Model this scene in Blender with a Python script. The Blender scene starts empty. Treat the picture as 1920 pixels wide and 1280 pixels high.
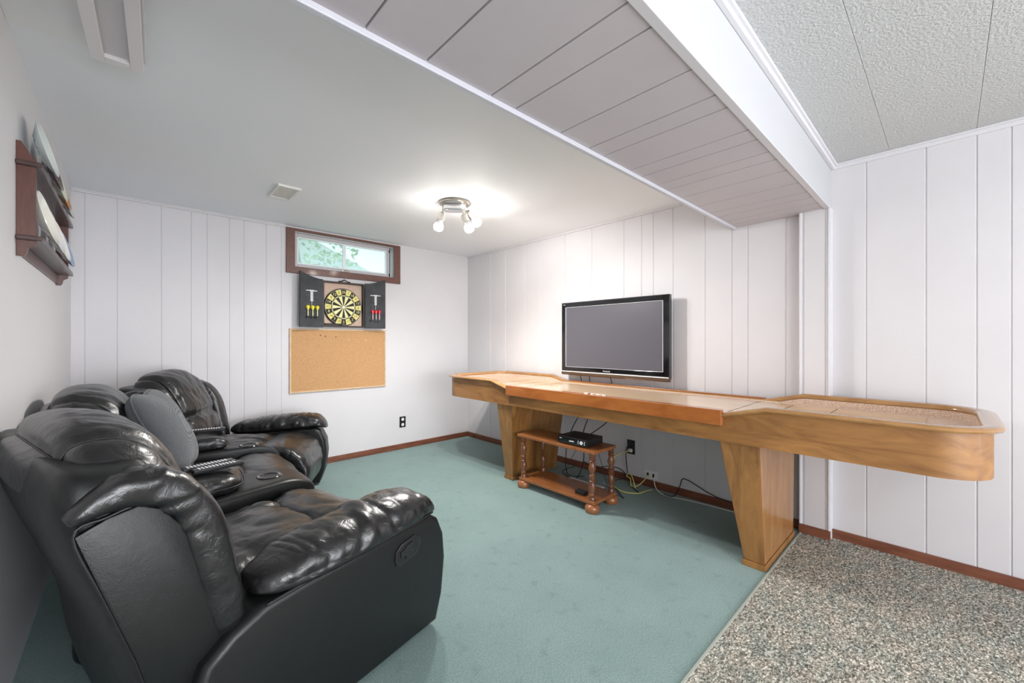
import bpy, bmesh, math, random
from mathutils import Vector, Matrix, noise
random.seed(7)
C = bpy.context.scene.collection
PI = math.pi
V = Vector
# ------------------------------------------------------------------ camera
CAMH = 1.146
cam_d = bpy.data.cameras.new('camera'); cam = bpy.data.objects.new('camera', cam_d); C.objects.link(cam)
cam.location = (0, 0, CAMH)
cam.rotation_euler = (PI/2, 0, -math.atan2(.6826, .7308))
cam_d.sensor_width = 36; cam_d.lens = 766/1920*36; cam_d.clip_start = .02
bpy.context.scene.camera = cam
vs = bpy.context.scene.view_settings
vs.view_transform = 'Standard'; vs.look = 'None'; vs.gamma = 1; vs.use_curve_mapping = False
vs.exposure = 1.58
# ------------------------------------------------------------------ world
w = bpy.data.worlds.new('sky'); bpy.context.scene.world = w; w.use_nodes = True
bg = w.node_tree.nodes['Background']; bg.inputs[0].default_value = (.80, .93, 1, 1); bg.inputs[1].default_value = .62
# ------------------------------------------------------------------ room extents
XL, XR, YB, ZC = -.29, 3.0, 4.0, 2.173
YF = -7.0
# unseen area lamps added as fill behind the camera, besides the ceiling globe
def area(loc, sx, sy, power, col, rot=(0, 0, 0)):
    l = bpy.data.lights.new('fill_area_lamp', 'AREA'); l.shape = 'RECTANGLE'; l.size = sx; l.size_y = sy
    l.energy = power; l.color = col
    o = bpy.data.objects.new('fill_area_lamp', l); C.objects.link(o); o.location = loc; o.rotation_euler = rot
    return o
pl = bpy.data.lights.new('globe_lamp', 'POINT'); pl.energy = 7; pl.color = (1, .97, .94); pl.shadow_soft_size = .10
po = bpy.data.objects.new('globe_lamp', pl); C.objects.link(po); po.location = (.6, -1.56, 2.03)
area((1.4, -4.8, ZC-.03), 2.0, 1.4, 12, (1, .98, .97))  # added overhead fill for the unseen part of the room
area((1.3, YF+.06, 1.15), 3.0, 1.9, 50, (.91, .95, 1), (PI/2, 0, 0))   # added cool fill in front of the unseen rear wall
area((XR-.06, -3.6, 1.1), 1.9, 2.4, 40, (.90, .95, 1), (0, PI/2, 0))   # added unseen fill by the right wall, brightens left wall and sofa
area((.45, -2.6, .85), 1.4, 1.0, 21, (.95, .97, 1), (math.radians(108), 0, math.radians(-4)))   # added soft fill behind the camera, tilted up to lift the left ceiling
# ------------------------------------------------------------------ materials
def mat(name, col, rough=.5, metal=0, spec=.5, noise_amt=0, noise_scale=20, bump=0, bump_scale=80, coat=0, col2=None, stretch=(1, 1, 1), ramp=(.35, .65), emit=None, estr=0, detail=4, sheen=0, crough=.1):
    m = bpy.data.materials.new(name); m.use_nodes = True
    nt = m.node_tree; N = nt.nodes; L = nt.links
    b = N['Principled BSDF']
    b.inputs['Base Color'].default_value = (*col, 1); b.inputs['Roughness'].default_value = rough
    b.inputs['Metallic'].default_value = metal; b.inputs['Specular IOR Level'].default_value = spec
    b.inputs['Coat Weight'].default_value = coat; b.inputs['Coat Roughness'].default_value = crough
    if sheen: b.inputs['Sheen Weight'].default_value = sheen
    if emit: b.inputs['Emission Color'].default_value = (*emit, 1); b.inputs['Emission Strength'].default_value = estr
    if col2 or bump:
        tc = N.new('ShaderNodeTexCoord'); mp = N.new('ShaderNodeMapping'); mp.inputs['Scale'].default_value = stretch
        L.new(tc.outputs['Object'], mp.inputs['Vector'])
    if col2:
        n = N.new('ShaderNodeTexNoise'); n.inputs['Scale'].default_value = noise_scale; n.inputs['Detail'].default_value = detail
        L.new(mp.outputs[0], n.inputs['Vector'])
        r = N.new('ShaderNodeValToRGB'); r.color_ramp.elements[0].position = ramp[0]; r.color_ramp.elements[1].position = ramp[1]
        r.color_ramp.elements[0].color = (*col, 1); r.color_ramp.elements[1].color = (*col2, 1)
        L.new(n.outputs['Fac'], r.inputs[0]); L.new(r.outputs[0], b.inputs['Base Color'])
    if bump:
        n2 = N.new('ShaderNodeTexNoise'); n2.inputs['Scale'].default_value = bump_scale; n2.inputs['Detail'].default_value = 5
        L.new(mp.outputs[0], n2.inputs['Vector'])
        bp = N.new('ShaderNodeBump'); bp.inputs['Strength'].default_value = bump; bp.inputs['Distance'].default_value = .01
        L.new(n2.outputs['Fac'], bp.inputs['Height']); L.new(bp.outputs[0], b.inputs['Normal'])
    return m
M = {}
M['wall'] = mat('wall_paint', (.665, .65, .672), .55, col2=(.69, .675, .695), noise_scale=2.5, bump=.06, bump_scale=60)
M['wallL'] = mat('left_wall_paint', (.70, .69, .705), .6, col2=(.72, .71, .725), noise_scale=2, bump=.05, bump_scale=50)
M['ceil'] = mat('smooth_ceiling_paint', (.87, .895, .935), .6, spec=.25, col2=(.89, .91, .945), noise_scale=1.5, bump=.03, bump_scale=15)
M['ceil2'] = mat('patch_ceiling_paint', (.88, .89, .89), .5, bump=.03, bump_scale=15)
M['plank'] = mat('beam_plank_paint', (.50, .465, .49), .5, col2=(.53, .49, .515), noise_scale=3)
M['trim'] = mat('trim_paint', (.70, .695, .73), .4)
M['beamtrim'] = mat('beam_bead_paint', (.56, .56, .61), .5)
M['beamface'] = mat('beam_face_paint', (.52, .525, .55), .55, bump=.04, bump_scale=50)
M['trimg'] = mat('trim_grey_paint', (.62, .60, .63), .5)
M['box'] = mat('ceiling_box_paint', (.78, .755, .77), .45)
M['boxin'] = mat('ceiling_box_panel', (.62, .60, .62), .5)
M['tile'] = mat('ceiling_tile', (.50, .51, .51), .8, col2=(.62, .63, .63), noise_scale=110, bump=.6, bump_scale=110, ramp=(.3, .7))
M['base'] = mat('baseboard_wood', (.14, .045, .024), .45, col2=(.22, .078, .04), noise_scale=6, stretch=(1, 1, 6))
M['groove'] = mat('tile_gap_filler', (.50, .48, .50), .8)  # mid-grey filler behind the ceiling tile gaps
def carpet_teal():
    m = mat('teal_carpet', (.20, .31, .295), .95, bump=.5, bump_scale=260, spec=.1, sheen=.2)
    nt = m.node_tree; N = nt.nodes; L = nt.links; b = N['Principled BSDF']
    tc = N.new('ShaderNodeTexCoord')
    n1 = N.new('ShaderNodeTexNoise'); n1.inputs['Scale'].default_value = 3; n1.inputs['Detail'].default_value = 6
    n2 = N.new('ShaderNodeTexNoise'); n2.inputs['Scale'].default_value = 190; n2.inputs['Detail'].default_value = 3
    n3 = N.new('ShaderNodeTexNoise'); n3.inputs['Scale'].default_value = 14; n3.inputs['Detail'].default_value = 5
    for n in (n1, n2, n3): L.new(tc.outputs['Object'], n.inputs['Vector'])
    r1 = N.new('ShaderNodeValToRGB'); r1.color_ramp.elements[0].position = .3; r1.color_ramp.elements[1].position = .7
    r1.color_ramp.elements[0].color = (.222, .326, .320, 1); r1.color_ramp.elements[1].color = (.257, .367, .36, 1)
    r2 = N.new('ShaderNodeValToRGB'); r2.color_ramp.elements[0].position = .25; r2.color_ramp.elements[1].position = .6
    r2.color_ramp.elements[0].color = (.66, .68, .66, 1); r2.color_ramp.elements[1].color = (1.08, 1.07, 1.05, 1)
    r3 = N.new('ShaderNodeValToRGB'); r3.color_ramp.elements[0].position = .22; r3.color_ramp.elements[1].position = .42
    r3.color_ramp.elements[0].color = (.80, .80, .78, 1); r3.color_ramp.elements[1].color = (1, 1, 1, 1)
    L.new(n1.outputs['Fac'], r1.inputs[0]); L.new(n2.outputs['Fac'], r2.inputs[0]); L.new(n3.outputs['Fac'], r3.inputs[0])
    a = N.new('ShaderNodeMix'); a.data_type = 'RGBA'; a.blend_type = 'MULTIPLY'; a.inputs['Factor'].default_value = 1
    L.new(r1.outputs[0], a.inputs[6]); L.new(r2.outputs[0], a.inputs[7])
    c = N.new('ShaderNodeMix'); c.data_type = 'RGBA'; c.blend_type = 'MULTIPLY'; c.inputs['Factor'].default_value = 1
    L.new(a.outputs[2], c.inputs[6]); L.new(r3.outputs[0], c.inputs[7]); L.new(c.outputs[2], b.inputs['Base Color'])
    return m
M['teal'] = carpet_teal()
def carpet_grey():
    m = mat('grey_berber_carpet', (.3, .3, .28), .95, spec=.1)
    nt = m.node_tree; N = nt.nodes; L = nt.links; b = N['Principled BSDF']
    tc = N.new('ShaderNodeTexCoord'); mp = N.new('ShaderNodeMapping'); mp.inputs['Scale'].default_value = (1, 1.6, 1); mp.inputs['Rotation'].default_value = (0, 0, .5)
    L.new(tc.outputs['Object'], mp.inputs['Vector'])
    n1 = N.new('ShaderNodeTexNoise'); n1.inputs['Scale'].default_value = 90; n1.inputs['Detail'].default_value = 3; n1.inputs['Distortion'].default_value = .8
    n2 = N.new('ShaderNodeTexNoise'); n2.inputs['Scale'].default_value = 9; n2.inputs['Detail'].default_value = 4
    for n in (n1, n2): L.new(mp.outputs[0], n.inputs['Vector'])
    r = N.new('ShaderNodeValToRGB'); e = r.color_ramp.elements
    e[0].position = .34; e[0].color = (.09, .095, .088, 1); e[1].position = .66; e[1].color = (.86, .83, .76, 1)
    x = e.new(.46); x.color = (.27, .27, .24, 1); x = e.new(.55); x.color = (.44, .43, .39, 1)
    L.new(n1.outputs['Fac'], r.inputs[0])
    r2 = N.new('ShaderNodeValToRGB'); r2.color_ramp.elements[0].color = (.88, .92, .90, 1); r2.color_ramp.elements[1].color = (1.1, 1.03, .97, 1)
    r2.color_ramp.elements[0].position = .35; r2.color_ramp.elements[1].position = .6
    L.new(n2.outputs['Fac'], r2.inputs[0])
    a = N.new('ShaderNodeMix'); a.data_type = 'RGBA'; a.blend_type = 'MULTIPLY'; a.inputs['Factor'].default_value = 1
    L.new(r.outputs[0], a.inputs[6]); L.new(r2.outputs[0], a.inputs[7]); L.new(a.outputs[2], b.inputs['Base Color'])
    bp = N.new('ShaderNodeBump'); bp.inputs['Strength'].default_value = .9; bp.inputs['Distance'].default_value = .012
    L.new(n1.outputs['Fac'], bp.inputs['Height']); L.new(bp.outputs[0], b.inputs['Normal'])
    return m
M['greyc'] = carpet_grey()
def wood(name, c1, c2, rough=.35, scale=5, stretch=(8, 1, 8), coat=.3, contrast=(.3, .7)):
    m = mat(name, c1, rough, coat=coat)
    nt = m.node_tree; N = nt.nodes; L = nt.links; b = N['Principled BSDF']
    tc = N.new('ShaderNodeTexCoord'); mp = N.new('ShaderNodeMapping'); mp.inputs['Scale'].default_value = stretch
    L.new(tc.outputs['Object'], mp.inputs['Vector'])
    n = N.new('ShaderNodeTexNoise'); n.inputs['Scale'].default_value = scale; n.inputs['Detail'].default_value = 9; n.inputs['Distortion'].default_value = 1.2
    n.inputs['Roughness'].default_value = .62
    L.new(mp.outputs[0], n.inputs['Vector'])
    r = N.new('ShaderNodeValToRGB'); r.color_ramp.elements[0].position = contrast[0]; r.color_ramp.elements[1].position = contrast[1]
    r.color_ramp.elements[0].color = (*c1, 1); r.color_ramp.elements[1].color = (*c2, 1)
    L.new(n.outputs['Fac'], r.inputs[0]); L.new(r.outputs[0], b.inputs['Base Color'])
    return m
M['oak'] = wood('table_body_wood', (.185, .077, .020), (.43, .205, .060), .45, 2.4, (3, 1, 5), coat=.08)
M['oakleg'] = wood('table_leg_wood', (.20, .085, .022), (.42, .20, .058), .35, 2.5, (7, 7, 1))
M['rail'] = wood('table_rail_wood', (.30, .14, .045), (.46, .25, .09), .22, 4, (3, 1, 3), coat=.7)
M['redwood'] = wood('table_red_rail_wood', (.30, .085, .018), (.48, .165, .04), .28, 3, (3, 1, 3), coat=.6)
M['board'] = wood('playfield_maple', (.62, .42, .25), (.76, .57, .38), .25, 3, (10, 1, 10), coat=.6)
M['gutter'] = mat('gutter_carpet', (.56, .38, .28), .95, col2=(.86, .66, .52), noise_scale=170, bump=.8, bump_scale=170)
M['stand'] = wood('stand_top_wood', (.22, .072, .022), (.37, .135, .042), .3, 4, (6, 1.5, 6), coat=.4)
M['standm'] = wood('stand_foot_wood', (.24, .08, .03), (.36, .14, .05), .3, 4, (6, 1.5, 6), coat=.4)
M['standd'] = wood('stand_dark_wood', (.11, .038, .016), (.20, .07, .028), .35, 6, (2, 2, 1), coat=.4)
M['mahog'] = wood('shelf_wood', (.065, .018, .012), (.115, .034, .02), .4, 5, (8, 8, 1.5), coat=.3)
M['mahogd'] = wood('shelf_edge_wood', (.03, .013, .011), (.06, .022, .018), .4, 5, (3, 3, 3), coat=.3)
M['casing'] = wood('window_casing_wood', (.105, .042, .030), (.17, .075, .055), .45, 6, (3, 6, 6), coat=.2)
def leather(name, c=(.008, .008, .0088), rough=.30, b1=.20, sp=.6, coat=.25):
    m = mat(name, c, rough, coat=coat, spec=sp, crough=.3)
    nt = m.node_tree; N = nt.nodes; L = nt.links; b = N['Principled BSDF']
    tc = N.new('ShaderNodeTexCoord')
    n1 = N.new('ShaderNodeTexNoise'); n1.inputs['Scale'].default_value = 22; n1.inputs['Detail'].default_value = 3; n1.inputs['Distortion'].default_value = 1.2
    n2 = N.new('ShaderNodeTexVoronoi'); n2.inputs['Scale'].default_value = 420
    for n in (n1, n2): L.new(tc.outputs['Object'], n.inputs['Vector'])
    b1n = N.new('ShaderNodeBump'); b1n.inputs['Strength'].default_value = b1; b1n.inputs['Distance'].default_value = .02
    b2n = N.new('ShaderNodeBump'); b2n.inputs['Strength'].default_value = .12; b2n.inputs['Distance'].default_value = .002
    L.new(n1.outputs['Fac'], b1n.inputs['Height']); L.new(n2.outputs['Distance'], b2n.inputs['Height'])
    L.new(b1n.outputs[0], b2n.inputs['Normal']); L.new(b2n.outputs[0], b.inputs['Normal'])
    r = N.new('ShaderNodeValToRGB'); r.color_ramp.elements[0].color = (rough-.03,)*3+(1,); r.color_ramp.elements[1].color = (rough+.05,)*3+(1,)
    L.new(n1.outputs['Fac'], r.inputs[0]); L.new(r.outputs[0], b.inputs['Roughness'])
    return m
M['lea'] = leather('black_leather')
M['lea_s'] = leather('black_vinyl_side', (.007, .0078, .0078), .38, .04, .35, .08)
M['pipe'] = mat('leather_seam', (.012, .012, .013), .45)
M['blackp'] = mat('black_plastic', (.012, .012, .013), .3)
M['blackg'] = mat('gloss_black_plastic', (.006, .006, .008), .08, coat=1)
M['dark'] = mat('black_and_recess_shade', (.004, .004, .004), .8)  # flat black: paints shade into shallow recesses, also used on dark parts
M['screen'] = mat('tv_screen_glass', (.105, .103, .124), .32, spec=.5)  # grey base stands for the bright room reflected in the TV
M['bronze'] = mat('tv_lower_lip', (.16, .125, .10), .18, metal=.8)
M['silver'] = mat('silver_print', (.75, .75, .78), .4)
M['chrome'] = mat('chrome', (.75, .75, .76), .18, metal=1)
M['nickel'] = mat('brushed_nickel', (.62, .59, .54), .3, metal=1)
M['bulb'] = mat('lit_bulb', (1, 1, 1), .5, emit=(1, .95, .88), estr=28)
M['white'] = mat('white_plastic', (.78, .78, .77), .4)
M['vent'] = mat('vent_enamel', (.80, .79, .75), .4)
M['chalkboard'] = mat('chalkboard_black', (.028, .030, .034), .7, col2=(.05, .053, .058), noise_scale=9)
M['cabframe'] = mat('cabinet_frame_dark', (.035, .022, .02), .5)
M['cabback'] = mat('cabinet_back_tan', (.58, .42, .33), .9, col2=(.64, .48, .38), noise_scale=60)
M['yel'] = mat('dartboard_yellow', (.80, .72, .25), .8)
M['cream'] = mat('dartboard_cream', (.85, .80, .42), .8)
M['blk'] = mat('dartboard_black', (.03, .025, .02), .8)
M['wire'] = mat('dartboard_wire', (.80, .78, .62), .4, metal=.4)
M['chalk'] = mat('chalk_white', (.72, .73, .74), .9)
M['chalkf'] = mat('chalk_faint', (.30, .31, .32), .9)
M['cork'] = mat('cork', (.52, .29, .13), .95, col2=(.62, .36, .175), noise_scale=130, bump=.5, bump_scale=150)
M['corkf'] = mat('cork_frame', (.60, .42, .26), .5, col2=(.68, .50, .33), noise_scale=20)
M['dyel'] = mat('dart_yellow', (.85, .75, .04), .4)
M['dred'] = mat('dart_red', (.80, .03, .05), .4)
M['dpale'] = mat('dart_shaft_pale', (.80, .78, .45), .4)
M['dpink'] = mat('dart_shaft_pink', (.80, .60, .62), .4)
M['cab_b'] = mat('black_cable', (.012, .012, .014), .5)
M['cab_y'] = mat('yellow_cable', (.72, .68, .22), .5)
M['cab_w'] = mat('white_cable', (.72, .70, .64), .5)
M['sash'] = mat('window_sash_paint', (.50, .48, .50), .4)
M['sashw'] = mat('window_vinyl', (.82, .88, .90), .4)
M['foli'] = mat('foliage', (.16, .34, .10), .8, col2=(.42, .60, .30), noise_scale=12)
M['roof'] = mat('neighbour_roof', (.62, .64, .62), .8)
def herring():
    m = mat('grey_herringbone_cloth', (.10, .11, .12), .95, sheen=.3)
    nt = m.node_tree; N = nt.nodes; L = nt.links; b = N['Principled BSDF']
    tc = N.new('ShaderNodeTexCoord'); wv = N.new('ShaderNodeTexWave'); wv.inputs['Scale'].default_value = 120; wv.inputs['Distortion'].default_value = 2.5; wv.inputs['Detail Scale'].default_value = 4
    L.new(tc.outputs['Object'], wv.inputs['Vector'])
    r = N.new('ShaderNodeValToRGB'); r.color_ramp.elements[0].color = (.02, .023, .026, 1); r.color_ramp.elements[1].color = (.115, .125, .135, 1)
    L.new(wv.outputs['Fac'], r.inputs[0]); L.new(r.outputs[0], b.inputs['Base Color'])
    bp = N.new('ShaderNodeBump'); bp.inputs['Strength'].default_value = .4; bp.inputs['Distance'].default_value = .003
    L.new(wv.outputs['Fac'], bp.inputs['Height']); L.new(bp.outputs[0], b.inputs['Normal'])
    return m
M['herring'] = herring()
def glass():
    m = bpy.data.materials.new('window_glass'); m.use_nodes = True; nt = m.node_tree; N = nt.nodes; L = nt.links
    N.remove(N['Principled BSDF']); t = N.new('ShaderNodeBsdfTransparent'); t.inputs[0].default_value = (.92, .98, .98, 1)
    g = N.new('ShaderNodeBsdfTranslucent'); g.inputs[0].default_value = (.93, 1, .98, 1)   # dusty, milky pane
    mx = N.new('ShaderNodeMixShader'); mx.inputs[0].default_value = .3
    L.new(t.outputs[0], mx.inputs[1]); L.new(g.outputs[0], mx.inputs[2]); L.new(mx.outputs[0], N['Material Output'].inputs[0])
    return m
M['glass'] = glass()
# ------------------------------------------------------------------ helpers
def obj(name, bm, m, parent=None, smooth=False, angle=None):
    me = bpy.data.meshes.new(name)
    bmesh.ops.recalc_face_normals(bm, faces=bm.faces)
    root = parent
    while root is not None and root.parent is not None: root = root.parent
    if root is not None and root.get('_world'):
        bmesh.ops.translate(bm, verts=bm.verts, vec=-V(root['_world']))
    if smooth:
        for f in bm.faces: f.smooth = True
        if angle:
            for e in bm.edges:
                if len(e.link_faces) == 2 and e.calc_face_angle(0) > math.radians(angle): e.smooth = False
    bm.to_mesh(me); bm.free()
    if isinstance(m, (list, tuple)):
        for x in m: me.materials.append(x)
    else: me.materials.append(m)
    o = bpy.data.objects.new(name, me); C.objects.link(o)
    if parent is not None: o.parent = parent
    return o
def thing(name, label, cat, loc=(0, 0, 0), rotz=0, group=None, world=False):
    """an Empty at the thing's base; world=True: its parts are given in world coordinates"""
    o = bpy.data.objects.new(name, None); C.objects.link(o); o.empty_display_size = .05
    o.location = loc; o.rotation_euler = (0, 0, rotz); o['label'] = label; o['category'] = cat
    if group: o['group'] = group
    if world: o['_world'] = list(loc)
    return o
def tag(o, label, cat, group=None):
    o['label'] = label; o['category'] = cat
    if group: o['group'] = group
    return o
def struct(name, bm, m, smooth=False, angle=None):
    o = obj(name, bm, m, None, smooth, angle); o['kind'] = 'structure'; return o
def single(name, bm, m, label, cat, group=None, smooth=False, angle=None):
    """a one-mesh thing, its origin moved to its base centre"""
    xs = [v.co.x for v in bm.verts]; ys = [v.co.y for v in bm.verts]; zs = [v.co.z for v in bm.verts]
    c = V(((min(xs)+max(xs))/2, (min(ys)+max(ys))/2, min(zs)))
    bmesh.ops.translate(bm, verts=bm.verts, vec=-c)
    o = obj(name, bm, m, None, smooth, angle); o.location = c
    return tag(o, label, cat, group)
def B(): return bmesh.new()
def box(bm, x0, y0, z0, x1, y1, z1, mi=0, bev=0, seg=2):
    t = bmesh.new() if bev else bm
    vv = [t.verts.new(p) for p in ((x0, y0, z0), (x1, y0, z0), (x1, y1, z0), (x0, y1, z0), (x0, y0, z1), (x1, y0, z1), (x1, y1, z1), (x0, y1, z1))]
    for f in ((0, 3, 2, 1), (4, 5, 6, 7), (0, 1, 5, 4), (1, 2, 6, 5), (2, 3, 7, 6), (3, 0, 4, 7)):
        t.faces.new([vv[i] for i in f]).material_index = mi
    if bev:
        bmesh.ops.recalc_face_normals(t, faces=t.faces)
        bmesh.ops.bevel(t, geom=t.edges[:], offset=bev, segments=seg, affect='EDGES', profile=.5)
        for f in t.faces: f.material_index = mi
        merge(bm, t)
    return vv
def merge(bm, t, mtx=None):
    d = {}
    for v in t.verts: d[v] = bm.verts.new(mtx @ v.co if mtx else v.co)
    for f in t.faces:
        try: g = bm.faces.new([d[v] for v in f.verts]); g.material_index = f.material_index
        except ValueError: pass
    t.free()
def prism(bm, pts, axis, a, b, mi=0, bev=0, seg=2):
    """extrude polygon pts (2d) along axis from a to b"""
    t = bmesh.new()
    def P(p, s):
        return {'x': (s, p[0], p[1]), 'y': (p[0], s, p[1]), 'z': (p[0], p[1], s)}[axis]
    A = [t.verts.new(P(p, a)) for p in pts]; Bv = [t.verts.new(P(p, b)) for p in pts]
    t.faces.new(A); t.faces.new(Bv[::-1])
    n = len(pts)
    for i in range(n): t.faces.new((A[i], Bv[i], Bv[(i+1) % n], A[(i+1) % n]))
    bmesh.ops.recalc_face_normals(t, faces=t.faces)
    if bev:
        es = [e for e in t.edges if abs({'x': 0, 'y': 1, 'z': 2}[axis]+0) >= 0 and abs(e.verts[0].co[{'x': 0, 'y': 1, 'z': 2}[axis]]-e.verts[1].co[{'x': 0, 'y': 1, 'z': 2}[axis]]) < 1e-6]
        bmesh.ops.bevel(t, geom=es, offset=bev, segments=seg, affect='EDGES', profile=.5)
    for f in t.faces: f.material_index = mi
    merge(bm, t)
def tube(bm, pts, r, n=10, mi=0, caps=True, smoothpts=0):
    pts = [V(p) for p in pts]
    if smoothpts:
        pts = catmull(pts, smoothpts)
    rs = r if isinstance(r, (list, tuple)) else None
    up = V((0, 0, 1)); rings = []
    prev = None
    for i, p in enumerate(pts):
        d = (pts[min(i+1, len(pts)-1)]-pts[max(i-1, 0)]).normalized()
        if prev is None:
            s = d.cross(up)
            if s.length < .05: s = d.cross(V((1, 0, 0)))
        else:
            s = prev-d*prev.dot(d)
        s.normalize(); prev = s; t = d.cross(s)
        rr = rs[i] if rs else r
        rings.append([bm.verts.new(p+(s*math.cos(2*PI*k/n)+t*math.sin(2*PI*k/n))*rr) for k in range(n)])
    for a, b in zip(rings, rings[1:]):
        for k in range(n): bm.faces.new((a[k], a[(k+1) % n], b[(k+1) % n], b[k])).material_index = mi
    if caps:
        bm.faces.new(rings[0][::-1]).material_index = mi; bm.faces.new(rings[-1]).material_index = mi
def catmull(P, k):
    out = []
    n = len(P)
    for i in range(n-1):
        p0 = P[max(i-1, 0)]; p1 = P[i]; p2 = P[i+1]; p3 = P[min(i+2, n-1)]
        for j in range(k):
            t = j/k
            out.append(.5*((2*p1)+(p2-p0)*t+(2*p0-5*p1+4*p2-p3)*t*t+(3*p1-p0-3*p2+p3)*t**3))
    out.append(P[-1]); return out
def lathe(bm, prof, c=(0, 0, 0), n=24, mi=0, mtx=None):
    """prof: list of (r,z)"""
    t = bmesh.new(); rings = []
    for r, z in prof:
        if r < 1e-6: rings.append([t.verts.new((0, 0, z))])
        else: rings.append([t.verts.new((r*math.cos(2*PI*k/n), r*math.sin(2*PI*k/n), z)) for k in range(n)])
    for a, b in zip(rings, rings[1:]):
        for k in range(n):
            vs_ = []
            for v in (a[k % len(a)], a[(k+1) % len(a)], b[(k+1) % len(b)], b[k % len(b)]):
                if v not in vs_: vs_.append(v)
            if len(vs_) > 2: t.faces.new(vs_)
    for f in t.faces: f.material_index = mi
    merge(bm, t, Matrix.Translation(c) @ (mtx or Matrix()))
def grid_cube(n):
    """surface of the cube [-1,1]^3, n=(nx,ny,nz) cells, welded"""
    nx, ny, nz = n; d = {}; F = []
    def key(i, j, k):
        if (i, j, k) not in d: d[(i, j, k)] = V((2*i/nx-1, 2*j/ny-1, 2*k/nz-1))
        return (i, j, k)
    for k in (0, nz):
        for i in range(nx):
            for j in range(ny): F.append([key(i, j, k), key(i+1, j, k), key(i+1, j+1, k), key(i, j+1, k)])
    for j in (0, ny):
        for i in range(nx):
            for k in range(nz): F.append([key(i, j, k), key(i+1, j, k), key(i+1, j, k+1), key(i, j, k+1)])
    for i in (0, nx):
        for j in range(ny):
            for k in range(nz): F.append([key(i, j, k), key(i, j+1, k), key(i, j+1, k+1), key(i, j, k+1)])
    return d, F
def puff(bm, fn, n=(20, 20, 10), a=4, b=2.6, wr=None, mtx=None, mi=0):
    """rounded pillow: the cube mapped to a superellipsoid, then placed by fn(u) -> Vector"""
    d, F = grid_cube(n)
    t = bmesh.new(); vv = {}
    for k, q in d.items():
        # spread the grid towards the corners
        q = V([math.sin(c*PI/2)*.35+c*.65 for c in q])
        r = ((abs(q.x)**a+abs(q.y)**a)**(b/a)+abs(q.z)**b)**(1/b)
        vv[k] = t.verts.new(fn(q/r))
    for f in F: t.faces.new([vv[k] for k in f])
    bmesh.ops.recalc_face_normals(t, faces=t.faces)
    t.normal_update()
    if wr:
        mv = [(v, wr(v.co, v.normal)) for v in t.verts]
        for v, dd in mv: v.co += v.normal*dd
    for f in t.faces: f.material_index = mi
    merge(bm, t, mtx)
def wrinkle(A, f, st=(1, 1, 1), seed=0, sharp=3.5):
    s = V(st)
    def g(co, n):
        p = V((co.x*s.x, co.y*s.y, co.z*s.z))*f+V((seed*3.1, seed*1.7, seed*.9))
        p = p+noise.noise_vector(p*.45)*.9
        w1 = noise.noise(p); w2 = noise.noise(p*2.3+V((5, 2, 1)))
        return A*(-max(0, 1-abs(w1)*sharp)*.9-max(0, 1-abs(w2)*sharp)*.35+.8*w1)
    return g
def textmesh(s, size, mtx, bm, mi=0, ext=.0004, align='CENTER'):
    cu = bpy.data.curves.new('lettering', 'FONT'); cu.body = s; cu.size = size; cu.extrude = ext; cu.align_x = align; cu.align_y = 'CENTER'
    cu.resolution_u = 3
    o = bpy.data.objects.new('lettering', cu); C.objects.link(o)
    bpy.context.view_layer.update()
    dg = bpy.context.evaluated_depsgraph_get()
    me = bpy.data.meshes.new_from_object(o.evaluated_get(dg))
    t = bmesh.new(); t.from_mesh(me)
    for f in t.faces: f.material_index = mi
    merge(bm, t, mtx)
    bpy.data.objects.remove(o); bpy.data.curves.remove(cu); bpy.data.meshes.remove(me)
# wall-plane frames: X axis of text -> wall direction
def back_wall_m(x, y, z): return Matrix.Translation((x, y, z)) @ Matrix.Rotation(PI/2, 4, 'X')            # faces -Y
def right_wall_m(x, y, z): return Matrix.Translation((x, y, z)) @ Matrix.Rotation(-PI/2, 4, 'Z') @ Matrix.Rotation(PI/2, 4, 'X')  # faces -X
# ================================================================== SETTING
# floors
bm = B(); box(bm, XL-.1, .615, -.1, XR+.1, YB+.1, 0); struct('floor', bm, M['teal'])
bm = B(); box(bm, XL-.1, YF-.1, -.1, XR+.1, .607, .004); struct('floor', bm, M['greyc'])
bm = B(); box(bm, XL, .604, -.02, XR, .615, .006, bev=.002); struct('trim_1', bm, mat('carpet_join_strip', (.36, .38, .33), .7))
# grooved wall sheets: profile along the run, extruded vertically
def sheet(bm, run0, run1, z0, z1, grooves, face, axis, sgn, thick=.1, gw=.0045, gd=.004):
    """panelling whose visible face sits at coordinate 'face' on the other axis; sgn = direction into the wall"""
    pr = [(run0, face)]
    for g in sorted(grooves):
        if run0+.01 < g < run1-.01:
            pr += [(g-gw, face), (g-gw*.35, face+sgn*gd), (g+gw*.35, face+sgn*gd), (g+gw, face)]
    pr += [(run1, face), (run1, face+sgn*thick), (run0, face+sgn*thick)]
    if axis == 'x': pts = pr
    else: pts = [(p[1], p[0]) for p in pr]
    prism(bm, pts, 'z', z0, z1)
GR = [3.568, 3.314, 3.009, 2.80, 2.474, 2.17, 1.847, 1.687, 1.586, 1.427, 1.191, 1.014, .915, .70, .317, .083, -.09, -.197, -.42, -.60, -.83, -1.05, -1.22, -1.5, -1.8, -2.0, -2.3, -2.6, -2.9, -3.2, -3.6]
bm = B(); sheet(bm, YF-.1, YB+.1, 0, ZC+.1, GR, XR, 'y', 1); struct('wall_right', bm, M['wall'])
GB = [-.228, -.07, .167, .342, .441, .588, .688, .851, .965]
WX0, WX1, WZ0, WZ1 = 1.07, 2.03, 1.815, 2.135
bm = B()
sheet(bm, XL-.1, WX0, 0, ZC+.1, GB, YB, 'x', 1, .16)
sheet(bm, WX0, WX1, 0, WZ0, [], YB, 'x', 1, .16)
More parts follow.
